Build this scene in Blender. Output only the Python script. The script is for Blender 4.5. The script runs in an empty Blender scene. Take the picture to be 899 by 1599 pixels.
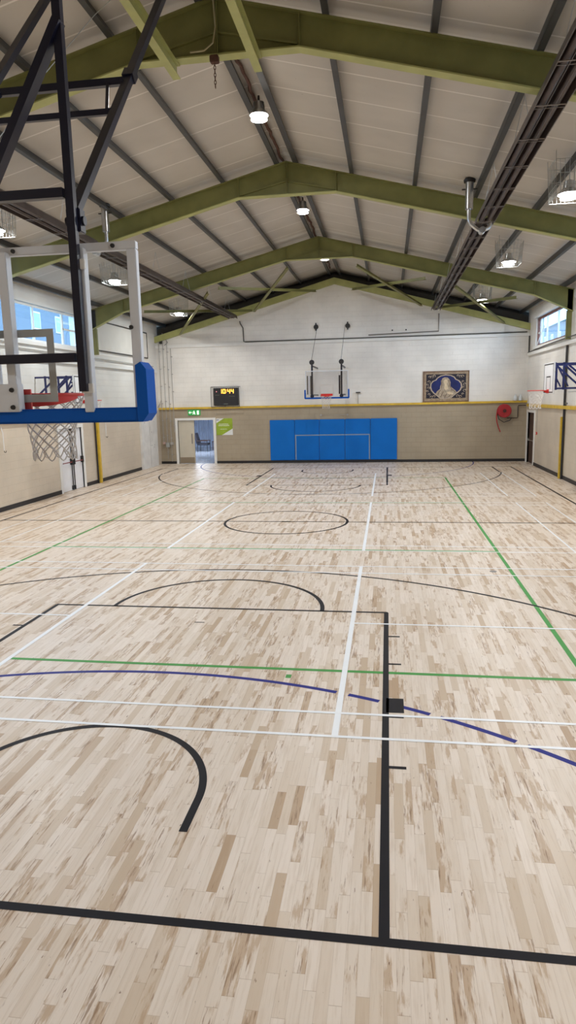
import bpy, bmesh, math, random
from mathutils import Vector, Matrix
random.seed(7)
PI = math.pi
SC = bpy.context.scene
COL = SC.collection

# ------------------------------------------------------------------ camera
def cam_axes(p, y, r):
    cy, sy, cp, sp, cr, sr = math.cos(y), math.sin(y), math.cos(p), math.sin(p), math.cos(r), math.sin(r)
    F = Vector((sy*cp, cy*cp, -sp)); R = Vector((cy, -sy, 0)); U = R.cross(F)
    return R*cr + U*sr, -R*sr + U*cr, F
cR, cU, cF = cam_axes(.169, -.15, -.022)
cd = bpy.data.cameras.new('camera')
cd.sensor_fit = 'VERTICAL'; cd.sensor_height = 36; cd.sensor_width = 36*899/1599
cd.lens = 1041.067/1599*36; cd.clip_start = .05; cd.clip_end = 300
cam = bpy.data.objects.new('camera', cd); COL.objects.link(cam)
m = Matrix((cR, cU, -cF)).transposed().to_4x4(); m.translation = (2.46, -3.281, 2.99)
cam.matrix_world = m
SC.camera = cam

# ------------------------------------------------------------------ world, daylight, exposure
w = bpy.data.worlds.new('sky'); SC.world = w; w.use_nodes = True
bg = w.node_tree.nodes['Background']; bg.inputs[0].default_value = (.42, .70, 1, 1); bg.inputs[1].default_value = 7.8
SC.view_settings.view_transform = 'Standard'; SC.view_settings.look = 'None'
SC.view_settings.gamma = 1; SC.view_settings.use_curve_mapping = False
SC.view_settings.exposure = 0.08
LAMP_SIDE, LAMP_RIDGE = 150, 115          # watts of the high-bay lamps
LAMP_COL = (1, .99, .97)
def area(name, loc, rot, sx, sy, power, col):
    l = bpy.data.lights.new(name, 'AREA'); l.shape = 'RECTANGLE'; l.size = sx; l.size_y = sy; l.energy = power; l.color = col
    o = bpy.data.objects.new(name, l); COL.objects.link(o); o.location = loc; o.rotation_euler = rot; return o
WIN_L = [(.7, 6.1), (7.3, 12.7), (13.75, 19.5)]
WIN_R = [(.7, 6.1), (7.3, 12.7), (13.9, 20.1), (21.3, 26.25)]

# ------------------------------------------------------------------ materials
MATS = {}
def mat(name, col, rough=.6, metal=0., bump=0., bscale=30., var=0., emit=None, estr=0., coat=0., vscale=3., stretch=(1, 1, 1)):
    if name in MATS: return MATS[name]
    M = bpy.data.materials.new(name); M.use_nodes = True; nt = M.node_tree; b = nt.nodes['Principled BSDF']
    b.inputs['Base Color'].default_value = (*col, 1); b.inputs['Roughness'].default_value = rough; b.inputs['Metallic'].default_value = metal
    if coat: b.inputs['Coat Weight'].default_value = coat
    if emit: b.inputs['Emission Color'].default_value = (*emit, 1); b.inputs['Emission Strength'].default_value = estr
    g = nt.nodes.new('ShaderNodeNewGeometry'); mp = nt.nodes.new('ShaderNodeMapping'); mp.inputs['Scale'].default_value = stretch
    nt.links.new(g.outputs['Position'], mp.inputs[0])
    if var:
        n = nt.nodes.new('ShaderNodeTexNoise'); n.inputs['Scale'].default_value = vscale; n.inputs['Detail'].default_value = 6
        nt.links.new(mp.outputs[0], n.inputs['Vector'])
        r = nt.nodes.new('ShaderNodeValToRGB'); r.color_ramp.elements[0].position = .3; r.color_ramp.elements[1].position = .7
        r.color_ramp.elements[0].color = (*[c*(1-var) for c in col], 1); r.color_ramp.elements[1].color = (*[min(1, c*(1+var*.6)) for c in col], 1)
        nt.links.new(n.outputs[0], r.inputs[0]); nt.links.new(r.outputs[0], b.inputs['Base Color'])
    if bump:
        n = nt.nodes.new('ShaderNodeTexNoise'); n.inputs['Scale'].default_value = bscale; n.inputs['Detail'].default_value = 5
        nt.links.new(mp.outputs[0], n.inputs['Vector'])
        bp = nt.nodes.new('ShaderNodeBump'); bp.inputs['Strength'].default_value = bump; bp.inputs['Distance'].default_value = .02
        nt.links.new(n.outputs[0], bp.inputs['Height']); nt.links.new(bp.outputs[0], b.inputs['Normal'])
    MATS[name] = M; return M

class NT:
    """tiny node helper"""
    def __init__(s, M): s.t = M.node_tree
    def v(s, sock, x):
        if isinstance(x, bpy.types.NodeSocket): s.t.links.new(x, sock)
        else: sock.default_value = x
    def math(s, op, a, b=0., c=0.):
        n = s.t.nodes.new('ShaderNodeMath'); n.operation = op
        s.v(n.inputs[0], a); s.v(n.inputs[1], b); s.v(n.inputs[2], c); return n.outputs[0]
    def comb(s, x, y, z=0.):
        n = s.t.nodes.new('ShaderNodeCombineXYZ'); s.v(n.inputs[0], x); s.v(n.inputs[1], y); s.v(n.inputs[2], z); return n.outputs[0]
    def white(s, vec):
        n = s.t.nodes.new('ShaderNodeTexWhiteNoise'); n.noise_dimensions = '3D'; s.v(n.inputs['Vector'], vec); return n.outputs['Value']
    def noise(s, vec, scale, detail=3., rough=.5):
        n = s.t.nodes.new('ShaderNodeTexNoise'); s.v(n.inputs['Vector'], vec); n.inputs['Scale'].default_value = scale
        n.inputs['Detail'].default_value = detail; n.inputs['Roughness'].default_value = rough; return n.outputs[0]
    def ramp(s, f, pts):
        n = s.t.nodes.new('ShaderNodeValToRGB'); s.v(n.inputs[0], f); e = n.color_ramp.elements
        while len(e) < len(pts): e.new(.5)
        for i, (p, c) in enumerate(pts): e[i].position = p; e[i].color = (*c, 1)
        return n.outputs[0]
    def mix(s, f, a, b, mode='MIX'):
        n = s.t.nodes.new('ShaderNodeMix'); n.data_type = 'RGBA'; n.blend_type = mode
        s.v(n.inputs[0], f)
        for i, x in ((6, a), (7, b)):
            if isinstance(x, bpy.types.NodeSocket): s.t.links.new(x, n.inputs[i])
            else: n.inputs[i].default_value = (*x, 1)
        return n.outputs[2]
    def pos(s):
        g = s.t.nodes.new('ShaderNodeNewGeometry'); x = s.t.nodes.new('ShaderNodeSeparateXYZ')
        s.t.links.new(g.outputs['Position'], x.inputs[0]); return g.outputs['Position'], x.outputs[0], x.outputs[1], x.outputs[2]

def floor_material():
    M = bpy.data.materials.new('maple_strip_floor'); M.use_nodes = True; h = NT(M); b = M.node_tree.nodes['Principled BSDF']
    P, x, y, z = h.pos()
    W = .068
    row = h.math('FLOOR', h.math('DIVIDE', x, W))
    rr = h.white(h.comb(row, 3.7))
    ln = h.math('MULTIPLY_ADD', h.white(h.comb(row, 9.1)), .35, .42)
    yy = h.math('DIVIDE', h.math('MULTIPLY_ADD', rr, 9., y), ln)
    col = h.math('FLOOR', yy)
    k = h.white(h.comb(row, col, 1.3)); k2 = h.white(h.comb(row, col, 7.7))
    base = h.ramp(k, [(0, (.73, .635, .545)), (.5, (.69, .595, .50)), (.80, (.65, .545, .44)), (.93, (.57, .455, .34)), (.98, (.49, .365, .25)), (1, (.43, .30, .19))])
    # faint grain
    gv = h.comb(h.math('MULTIPLY', x, 30.), h.math('MULTIPLY_ADD', k2, 40., h.math('MULTIPLY', y, 1.8)), k)
    g = h.noise(gv, 1.6, 5., .6)
    base = h.mix(h.ramp(g, [(.48, (0, 0, 0)), (.72, (.5, .5, .5))]), base, (.50, .38, .27))
    # tan heartwood running along single strips
    bias = h.math('MULTIPLY_ADD', k2, .27, -.195)
    g2 = h.math('ADD', bias, h.noise(h.comb(h.math('MULTIPLY', x, 13.), h.math('MULTIPLY_ADD', k, 30., h.math('MULTIPLY', y, 2.0))), 1.3, 5., .62))
    base = h.mix(h.ramp(g2, [(.52, (0, 0, 0)), (.60, (.8, .8, .8))]), base, (.45, .315, .20))
    # thin dark mineral streaks and knots
    g4 = h.math('ADD', bias, h.noise(h.comb(h.math('MULTIPLY', x, 48.), h.math('MULTIPLY_ADD', k, 17., h.math('MULTIPLY', y, 3.2))), 1.3, 4., .6))
    base = h.mix(h.ramp(g4, [(.60, (0, 0, 0)), (.67, (.75, .75, .75))]), base, (.25, .15, .085))
    g3 = h.noise(h.comb(h.math('MULTIPLY', x, 34.), h.math('MULTIPLY', y, 10.), k2), 1.3, 3., .55)
    base = h.mix(h.ramp(g3, [(.70, (0, 0, 0)), (.76, (.9, .9, .9))]), base, (.17, .09, .05))
    # joints
    fx = h.math('FRACT', h.math('DIVIDE', x, W)); ex = h.math('LESS_THAN', fx, .025)
    fy = h.math('FRACT', yy); ey = h.math('LESS_THAN', fy, .006)
    base = h.mix(h.math('MULTIPLY', h.math('MAXIMUM', ex, ey), .45), base, (.30, .2, .12))
    M.node_tree.links.new(base, b.inputs['Base Color']); b.inputs['Specular IOR Level'].default_value = .28
    b.inputs['Roughness'].default_value = .42
    b.inputs['Coat Weight'].default_value = .10; b.inputs['Coat Roughness'].default_value = .26
    return M

def block_material(name, col, joint, bw=.44, bh=.225, axis='x', rough=.6, jd=.25):
    """painted blockwork: colour wear + joints in bump and faint dirt lines"""
    M = bpy.data.materials.new(name); M.use_nodes = True; h = NT(M); b = M.node_tree.nodes['Principled BSDF']
    P, x, y, z = h.pos(); u = x if axis == 'x' else y
    br = M.node_tree.nodes.new('ShaderNodeTexBrick'); M.node_tree.links.new(h.comb(u, z), br.inputs['Vector'])
    br.inputs['Scale'].default_value = 1; br.inputs['Brick Width'].default_value = bw; br.inputs['Row Height'].default_value = bh
    br.inputs['Mortar Size'].default_value = .007; br.inputs['Mortar Smooth'].default_value = .3
    f = br.outputs['Fac']
    n = h.noise(P, .8, 5.); c = h.ramp(n, [(.35, tuple(a*.9 for a in col)), (.65, tuple(min(1, a*1.05) for a in col))])
    n2 = h.noise(P, 9., 3.); c = h.mix(h.ramp(n2, [(.66, (0, 0, 0)), (.75, (.25, .25, .25))]), c, joint)
    c = h.mix(h.math('MULTIPLY', f, jd), c, joint)
    M.node_tree.links.new(c, b.inputs['Base Color']); b.inputs['Roughness'].default_value = rough
    bp = M.node_tree.nodes.new('ShaderNodeBump'); bp.inputs['Strength'].default_value = .5; bp.inputs['Distance'].default_value = .01; bp.invert = True
    M.node_tree.links.new(f, bp.inputs['Height']); M.node_tree.links.new(bp.outputs[0], b.inputs['Normal'])
    return M

def roof_material():
    M = bpy.data.materials.new('roof_lining_board'); M.use_nodes = True; h = NT(M); b = M.node_tree.nodes['Principled BSDF']
    P, x, y, z = h.pos()
    f = h.math('FRACT', h.math('DIVIDE', h.math('ADD', y, 20.25), 1.03))
    e = h.math('LESS_THAN', f, .03)
    n = h.noise(h.comb(h.math('MULTIPLY', x, .7), y), .9, 5.)
    c = h.ramp(n, [(.3, (.47,.435,.385)), (.7, (.55,.51,.455))])
    n2 = h.noise(P, 14., 2.); c = h.mix(h.ramp(n2, [(.74, (0, 0, 0)), (.78, (.4, .4, .4))]), c, (.2, .16, .13))
    c = h.mix(h.math('MULTIPLY', e, .95), c, (.74, .70, .65))
    for a_, b_ in ((6.9, 7.1), (13.1, 13.32), (20.25, 20.5)):      # packing strips over the frames
        c = h.mix(h.math('MULTIPLY', h.math('GREATER_THAN', y, a_), h.math('LESS_THAN', y, b_)), c, (.60, .57, .52))
    M.node_tree.links.new(c, b.inputs['Base Color']); b.inputs['Roughness'].default_value = .6
    return M

def glass_material(name, tint=(1, 1, 1), gloss=.08, rough=.02):
    M = bpy.data.materials.new(name); M.use_nodes = True; t = M.node_tree; t.nodes.clear()
    o = t.nodes.new('ShaderNodeOutputMaterial'); mx = t.nodes.new('ShaderNodeMixShader'); tr = t.nodes.new('ShaderNodeBsdfTransparent'); gl = t.nodes.new('ShaderNodeBsdfGlossy')
    lw = t.nodes.new('ShaderNodeLayerWeight'); lw.inputs[0].default_value = .5; fr = t.nodes.new('ShaderNodeMath'); fr.operation = 'POWER'; fr.inputs[1].default_value = 5; t.links.new(lw.outputs['Facing'], fr.inputs[0])
    ad = t.nodes.new('ShaderNodeMath'); ad.operation = 'ADD'; ad.inputs[1].default_value = gloss; ad.use_clamp = True
    tr.inputs[0].default_value = (*tint, 1); gl.inputs['Roughness'].default_value = rough; gl.inputs[0].default_value = (1, 1, 1, 1)
    t.links.new(fr.outputs[0], ad.inputs[0]); t.links.new(ad.outputs[0], mx.inputs[0]); t.links.new(tr.outputs[0], mx.inputs[1]); t.links.new(gl.outputs[0], mx.inputs[2]); t.links.new(mx.outputs[0], o.inputs[0])
    return M

FLOOR = floor_material()
FAR_UP = block_material('white_painted_block_end', (.80, .775, .73), (.55, .52, .47), jd=.13)
FAR_LO = block_material('tan_painted_block_end', (.39, .325, .235), (.25, .2, .14), jd=.3)
SIDE_UP = block_material('white_painted_block_side', (.80, .77, .72), (.5, .47, .42), axis='y', jd=.15)
SIDE_LO = block_material('cream_painted_block_side', (.62, .535, .425), (.42, .36, .28), axis='y', jd=.14)
ROOF = roof_material()
BOARD_GLASS = glass_material('backboard_acrylic', (.93, .95, .96), .02)
PANE = glass_material('window_glass', (.9, .95, 1), .03)
GREEN = mat('olive_steel_paint', (.20, .20, .062), .55, bump=.1, bscale=8, var=.18, vscale=2.5)
PALEGREEN = mat('pale_green_steel_paint', (.40,.41,.15), .5, var=.15, vscale=3)
PURLIN = mat('grey_purlin_steel', (.065, .066, .066), .5, metal=.2, var=.2, vscale=2)
DARK = mat('recess_shade', (.06, .055, .05), .8, var=.2)  # shade put into the colour of recess walls and the beam inside
NAVY = mat('navy_powder_coat', (.004, .005, .02), .35, var=.1)
BLUEPAD = mat('blue_edge_padding', (.002, .085, .42), .7, bump=.05, bscale=20, var=.05)
MATBLUE = mat('blue_vinyl', (.003, .145, .53), .62, bump=.15, bscale=2, var=.06, vscale=1.5)
WHITE = mat('white_metal', (.78, .78, .78), .35, metal=.0, var=.03)
ALU = mat('aluminium', (.66, .69, .75), .4, metal=.15, var=.06)
WHITEPVC = mat('white_frame', (.80, .79, .76), .5, var=.04)
GALV = mat('galvanised_steel', (.62, .63, .64), .28, metal=.9, var=.15, vscale=8)
HEAT = mat('heater_brown_steel', (.075, .055, .05), .42, metal=.5, var=.35, vscale=4)
RED = mat('red_enamel', (.62, .025, .02), .4, var=.08)
NETM = mat('net_cord', (.62, .59, .56), .9, bump=.3, bscale=200)
YELLOW = mat('yellow_paint', (.68, .45, .045), .5, var=.18, vscale=4)
BLACK = mat('black_paint', (.015, .014, .016), .5, var=.1)
BROWN = mat('dark_brown_timber', (.055, .022, .012), .5, var=.3, vscale=6, stretch=(4, 4, .6))
WINBROWN = mat('brown_window_frame', (.16, .045, .025), .5, var=.2)
CABLE = mat('dark_cable', (.03, .028, .028), .6, var=.1)
CABLEG = mat('grey_conduit', (.42, .40, .37), .55, var=.1)
WIRE = mat('bright_wire', (.5, .52, .52), .4, metal=.6, var=.05)
RUST = mat('rusty_chain', (.10, .045, .03), .8, var=.3, vscale=20)
CREAMDOOR = mat('cream_door_paint', (.60, .55, .45), .45, var=.05)
L_BLACK = mat('black_floor_line', (.010, .009, .012), .55, var=.15, vscale=5)
L_BLACK.node_tree.nodes['Principled BSDF'].inputs['Specular IOR Level'].default_value = .15
L_WHITE = mat('white_floor_line', (.80, .82, .84), .4, var=.04)
L_GREEN = mat('green_floor_line', (.06, .29, .06), .5, var=.05)
L_BLUE = mat('blue_floor_line', (.015, .02, .20), .55, var=.05)
for m_ in (L_BLUE, L_GREEN, BLUEPAD, MATBLUE): m_.node_tree.nodes['Principled BSDF'].inputs['Specular IOR Level'].default_value = .2
LAMPGLOW = mat('lamp_glow', (1, 1, 1), .4, emit=(1, .97, .92), estr=28)

HOOPBLUE = mat('hoop_bracket_blue', (.008, .018, .13), .4, var=.1)
# ------------------------------------------------------------------ mesh helpers
def basis(d, up=(0, 0, 1)):
    d = Vector(d).normalized(); u = Vector(up)
    if abs(d.dot(u)) > .98: u = Vector((0, 1, 0))
    s = d.cross(u).normalized(); return d, s, s.cross(d).normalized()
class MB:
    def __init__(s): s.bm = bmesh.new()
    def box(s, x0, x1, y0, y1, z0, z1, bev=0.):
        b = bmesh.new(); r = bmesh.ops.create_cube(b, size=1)
        for v in b.verts: v.co = Vector((x0+(x1-x0)*(v.co.x+.5), y0+(y1-y0)*(v.co.y+.5), z0+(z1-z0)*(v.co.z+.5)))
        if bev: bmesh.ops.bevel(b, geom=b.edges[:], offset=bev, segments=2, affect='EDGES')
        s.add(b); return s
    def add(s, b):
        me = bpy.data.meshes.new('t'); b.to_mesh(me); b.free(); s.bm.from_mesh(me); bpy.data.meshes.remove(me)
    def bar(s, p0, p1, w, h, up=(0, 0, 1)):
        p0, p1 = Vector(p0), Vector(p1); d, sd, u = basis(p1-p0, up); vs = []
        for p in (p0, p1):
            for a, b in ((-1, -1), (1, -1), (1, 1), (-1, 1)): vs.append(s.bm.verts.new(p+sd*a*w/2+u*b*h/2))
        for f in ((3, 2, 1, 0), (4, 5, 6, 7), (0, 1, 5, 4), (1, 2, 6, 5), (2, 3, 7, 6), (3, 0, 4, 7)): s.bm.faces.new([vs[i] for i in f])
        return s
    def tube(s, pts, r, n=8, closed=False, caps=True):
        pts = [Vector(p) for p in pts]; N = len(pts); rings = []; prev = None
        for i, p in enumerate(pts):
            a = pts[(i-1) % N] if (closed or i) else p; c = pts[(i+1) % N] if (closed or i < N-1) else p
            d = (c-a).normalized()
            if prev is None: _, sd, u = basis(d)
            else:
                sd = (prev - d*prev.dot(d)).normalized(); u = sd.cross(d)
            prev = sd; rr = r[i] if isinstance(r, (list, tuple)) else r
            rings.append([s.bm.verts.new(p+(sd*math.cos(2*PI*k/n)+u*math.sin(2*PI*k/n))*rr) for k in range(n)])
        M_ = N if closed else N-1
        for i in range(M_):
            A, B = rings[i], rings[(i+1) % N]
            for k in range(n): s.bm.faces.new([A[k], A[(k+1) % n], B[(k+1) % n], B[k]])
        if caps and not closed: s.bm.faces.new(rings[0][::-1]); s.bm.faces.new(rings[-1])
        return s
    def lathe(s, c, prof, n=24, axis=(0, 0, 1)):
        c = Vector(c); d, sd, u = basis(axis); rings = []
        for r, z in prof: rings.append([s.bm.verts.new(c+d*z+(sd*math.cos(2*PI*k/n)+u*math.sin(2*PI*k/n))*max(r, 1e-4)) for k in range(n)])
        for A, B in zip(rings, rings[1:]):
            for k in range(n): s.bm.faces.new([A[k], A[(k+1) % n], B[(k+1) % n], B[k]])
        return s
    def prism(s, poly, axis, a, b):
        """poly = 2D points; axis 'y': (x,z) pts extruded along y from a to b; 'x': (y,z); 'z': (x,y)"""
        def P(p, t): return {'y': (p[0], t, p[1]), 'x': (t, p[0], p[1]), 'z': (p[0], p[1], t)}[axis]
        A = [s.bm.verts.new(P(p, a)) for p in poly]; B = [s.bm.verts.new(P(p, b)) for p in poly]; n = len(poly)
        s.bm.faces.new(A[::-1]); s.bm.faces.new(B)
        for i in range(n): s.bm.faces.new([A[i], A[(i+1) % n], B[(i+1) % n], B[i]])
        return s
    def build(s, name, m, parent=None, smooth=False, loc=(0, 0, 0)):
        bmesh.ops.recalc_face_normals(s.bm, faces=s.bm.faces[:])
        if Vector(loc).length: bmesh.ops.translate(s.bm, verts=s.bm.verts[:], vec=-Vector(loc))
        if name in SPLIT and parent is not None:
            s.bm.verts.ensure_lookup_table(); seen = set(); isl = []
            for v in s.bm.verts:
                if v in seen: continue
                st = [v]; g = set([v])
                while st:
                    q = st.pop()
                    for e in q.link_edges:
                        k = e.other_vert(q)
                        if k not in g: g.add(k); st.append(k)
                seen |= g; isl.append(g)
            if len(isl) > 1:
                out = None
                for g in isl:
                    nb_ = MB(); mp = {v: nb_.bm.verts.new(v.co) for v in sorted(g, key=lambda v: v.index)}
                    for f in set(f for v in g for f in v.link_faces): nb_.bm.faces.new([mp[v] for v in f.verts])
                    out = nb_.build(name, m, parent, smooth)
                s.bm.free(); return out
        me = bpy.data.meshes.new(name); s.bm.to_mesh(me); s.bm.free()
        if smooth:
            for p in me.polygons: p.use_smooth = True
            try: me.set_sharp_from_angle(angle=.7)
            except Exception: pass
        me.materials.append(m); o = bpy.data.objects.new(name, me); COL.objects.link(o)
        if parent: o.parent = parent
        else: o.location = loc
        return o
SPLIT = ('stiffener', 'frame_bolt', 'plate_bolt', 'saddle_clip', 'screw_head', 'hanger_wire', 'window_surround', 'window_mullion', 'board_rail', 'bar_bracket', 'lock_case', 'raised_panel', 'lower_crossbar', 'robe_fold', 'leaf_scroll', 'counterweight_rod', 'wall_arm', 'counterweight', 'column', 'cage_bar')
def tag(o, label, cat, group=None, kind=None):
    o['label'] = label; o['category'] = cat
    if group: o['group'] = group
    if kind: o['kind'] = kind
    return o
def thing(name, label, cat, loc=(0, 0, 0), rz=0, group=None):
    o = bpy.data.objects.new(name, None); o.empty_display_size = .2; COL.objects.link(o); o.location = loc; o.rotation_euler.z = rz
    return tag(o, label, cat, group)
def struct(o, label=None, cat=None):
    o['kind'] = 'structure'
    if label: o['label'] = label
    if cat: o['category'] = cat
    return o
def kids(o): return [c for c in bpy.data.objects if c.parent == o]
def dup(o, loc=None, rz=None, label=None, parent=None):
    c = o.copy(); COL.objects.link(c); c.parent = parent
    if loc is not None: c.location = loc
    if rz is not None: c.rotation_euler.z = rz
    if label: c['label'] = label
    for k in kids(o): dup(k, parent=c)
    return c

# ------------------------------------------------------------------ structure
XL, XR, YF, YB, YG = -8.3, 8.5, 27.6, -6.0, 28.3
def rz_(x, z0=8.42, s=.25): return z0 - s*abs(x-.1)       # underside of the purlins / top of the frames
fl = struct(MB().box(XL-.3, XR+.3, YB-.3, YF+.02, -.1, 0).build('floor', FLOOR), 'pale maple strip sports floor with painted court lines', 'floor')
def line(b, x0, y0, x1, y1, w, z):
    if abs(y1-y0) > abs(x1-x0): z += .0003
    d = Vector((x1-x0, y1-y0)).normalized(); n = Vector((-d.y, d.x))*w/2
    vs = [b.bm.verts.new((x0+n.x, y0+n.y, z)), b.bm.verts.new((x0-n.x, y0-n.y, z)), b.bm.verts.new((x1-n.x, y1-n.y, z)), b.bm.verts.new((x1+n.x, y1+n.y, z))]
    b.bm.faces.new(vs)
def arc(b, cx, cy, r, a0, a1, w, z, skip=()):
    n = max(12, int(abs(a1-a0)*r*30)); pr = None
    for i in range(n+1):
        a = a0+(a1-a0)*i/n; x = cx+r*math.cos(a)
        c = [(cx+(r+s*w/2)*math.cos(a), cy+(r+s*w/2)*math.sin(a)) for s in (-1, 1)]
        if pr and not any(lo < x < hi for lo, hi in skip):
            b.bm.faces.new([b.bm.verts.new((*q, z)) for q in (pr[0], pr[1], c[1], c[0])])
        pr = c
L = 25.3; KW = 2.45; FT = 5.78
zb, zw, zg, zu = .0016, .0024, .0012, .0008
B = MB()
line(B, -7.5, 0, 7.5, 0, .062, zb); line(B, -7.5, L, 7.5, L, .062, zb)
line(B, -7.5, 0, -7.5, L, .062, zb); line(B, 7.5, 0, 7.5, L, .062, zb); line(B, -7.5, L/2, 7.5, L/2, .062, zb)
arc(B, 0, L/2, 1.5, 0, 2*PI, .062, zb); B.box(-.11, .11, L/2-.05, L/2+.05, 0, zb)
for fy in (lambda y: y, lambda y: L-y):
    sg = 1 if fy(1) == 1 else -1
    line(B, -KW-.02, fy(FT), KW+.02, fy(FT), .055, zb)
    for sx in (-1, 1):
        line(B, sx*KW, fy(0), sx*KW, fy(FT), .062, zb)
        for ty in (1.795, 2.677, 3.947, 4.834): line(B, sx*KW, fy(ty), sx*(KW+.17), fy(ty), .04, zb)
        line(B, sx*(KW+.09), fy(2.76), sx*(KW+.09), fy(3.07), .17, zb)
        line(B, sx*1.045, fy(.8), sx*1.045, fy(1.188), .062, zb)
        line(B, sx*6.75, fy(0), sx*6.75, fy(2.0), .062, zb)
    arc(B, 0, fy(FT), 1.546, 0, sg*PI, .062, zb)
    arc(B, 0, fy(1.188), 1.045, 0, sg*PI, .062, zb)
    arc(B, 0, fy(1.119), 6.86, sg*.13, sg*(PI-.13), .055, zb)
line(B, -.14, 5.16, .0, 5.16, .025, zb)
B.build('basketball_court_lines', L_BLACK, fl)
B = MB()
for y0 in (2.25, 9.6, 16.95):
    y1 = y0+6.1; yc = (y0+y1)/2
    for yy in (y0, y0+.45, y1-.46, y1): line(B, -6.75, yy, 6.75, yy, .04, zw)
    for sx in (-1, 1):
        line(B, sx*2.0, y0, sx*2.0, y1, .06, zw)
        if y0 != 9.6: line(B, sx*2.0, yc, sx*6.75, yc, .04, zw)
        line(B, sx*5.98, y0, sx*5.98, y1, .04, zw); line(B, sx*6.78, y0, sx*6.78, y1, .04, zw)
B.build('badminton_court_lines', L_WHITE, fl)
B = MB()
def gl_(x0, y0, x1, y1): line(B, x0, y0, x1, y1, .062, zg)
for s in (-1, 1): gl_(s*4.55, 3.7, s*4.55, 21.6)
for yy in (3.7, 9.65, 15.65, 21.6): gl_(-4.55 if yy > 4 else -2.02, yy, 4.55, yy)
line(B, 1.4, 3.46, 1.4, 3.55, .06, zg)
B.build('volleyball_court_lines', L_GREEN, fl)
B = MB()
arc(B, 0, -2.648, 6.123, .06, PI-.06, .06, zu, skip=((1.93, 2.06), (2.385, 2.595), (2.86, 2.95), (3.57, 3.65)))
arc(B, .05, 27.7, 6.2, PI+.02, 2*PI-.02, .045, zu)
B.build('goal_area_lines', L_BLUE, fl)
# far wall: openings
DX0, DX1, DZ = -7.42, -5.68, 2.06
o = MB()
o.box(XL-.3, DX0, YF, YF+.25, 0, 2.6); o.box(DX0, DX1, YF, YF+.25, DZ, 2.6); o.box(DX1, XR+.3, YF, YF+.25, 0, 2.6)
wf = struct(o.build('wall_far', FAR_LO), 'tan lower half of the end wall', 'wall')
o = MB(); zc = 8.0
o.prism([(XL-.3, 2.6), (XR+.3, 2.6), (XR+.3, zc-.27*8.6), (.1, zc), (XL-.3, zc-.27*8.6)], 'y', YF+.0, YF+.25)
struct(o.build('wall_far_upper', FAR_UP), 'white painted gable of the end wall', 'wall')
struct(MB().prism([(XL-.3, 5), (XR+.3, 5), (XR+.3, 6.6), (.1, 8.8), (XL-.3, 6.6)], 'y', YG, YG+.2).build('wall_gable_recess', DARK))
struct(MB().box(XL-.3, XR+.3, YF+.25, YG, 5.5, 5.55).build('trim_1', DARK))
struct(MB().box(XL-.3, XR+.3, YB-.3, YB, 0, 6.7).prism([(XL-.3, 6.4), (XR+.3, 6.4), (.1, 8.6)], 'y', YB-.3, YB-.02).build('wall_near', FAR_LO))
# side walls, with window bands and door openings
def side(name_lo, name_up, x0, x1, wins, doors, ztop):
    o = MB(); ys = [YB]
    for a, b, h in doors: ys += [a, b]
    ys.append(YF+.25)
    for i in range(0, len(ys), 2): o.box(x0, x1, ys[i], ys[i+1], 0, 2.55)
    for a, b, h in doors: o.box(x0, x1, a, b, h, 2.55)
    struct(o.build(name_lo, SIDE_LO))
    o = MB(); o.box(x0, x1, YB, YF+.25, 2.55, 4.86); o.box(x0, x1, YB, YF+.25, 6.02, ztop)
    ys = [YB]+[v for w_ in wins for v in w_]+[YF+.25]
    for i in range(0, len(ys), 2): o.box(x0, x1, ys[i], ys[i+1], 4.86, 6.02)
    struct(o.build(name_up, SIDE_UP))
side('wall_left', 'wall_left_upper', XL-.3, XL, WIN_L, [(17.55, 19.2, 2.14)], 6.5)
side('wall_right', 'wall_right_upper', XR, XR+.3, WIN_R, [(25.85, 27.2, 2.17)], 6.5)
# roof lining
T = .17
o = MB()
for sx, xe in ((-1, XL-.5), (1, XR+.5)):
    o.prism([(.1, 8.42+T), (xe, rz_(xe)+T), (xe, rz_(xe)+T+.1), (.1, 8.52+T)], 'y', YB-.3, YG+.2)
struct(o.build('ceiling', ROOF), 'off-white roof lining boards under a shallow gable', 'ceiling')
# baseboards
struct(MB().box(DX1+.1, XR, YF-.025, YF, 0, .12).box(XL, DX0-.1, YF-.025, YF, 0, .12).build('baseboard_far', BLACK))
struct(MB().box(XL, XL+.025, YB, 17.45, 0, .13).box(XL, XL+.025, 19.3, 24.85, 0, .13).build('baseboard_left', BLACK))
struct(MB().box(XR-.025, XR, YB, 25.75, 0, .13).build('baseboard_right', BLACK))
# yellow ledges
def ledge(name, a, label):
    o = MB().box(*a); return struct(o.build(name, YELLOW))
ledge('trim_2', (XL, XR, YF-.09, YF, 2.58, 2.67), '')
ledge('trim_3', (XL, XL+.09, YB, 26.6, 2.45, 2.54), '')
ledge('trim_4', (XR-.09, XR, YB, 27.2, 2.42, 2.53), '')
# white service trunking along the walls
struct(MB().box(XL, XR, YF-.07, YF, 5.42, 5.54).build('trim_5', WHITEPVC))
struct(MB().box(XR-.1, XR, YB, 27.4, 4.56, 4.68).build('trim_6', WHITEPVC))
struct(MB().box(XL, XL+.1, YB, 27.3, 4.30, 4.42).build('trim_7', WHITEPVC))
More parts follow.
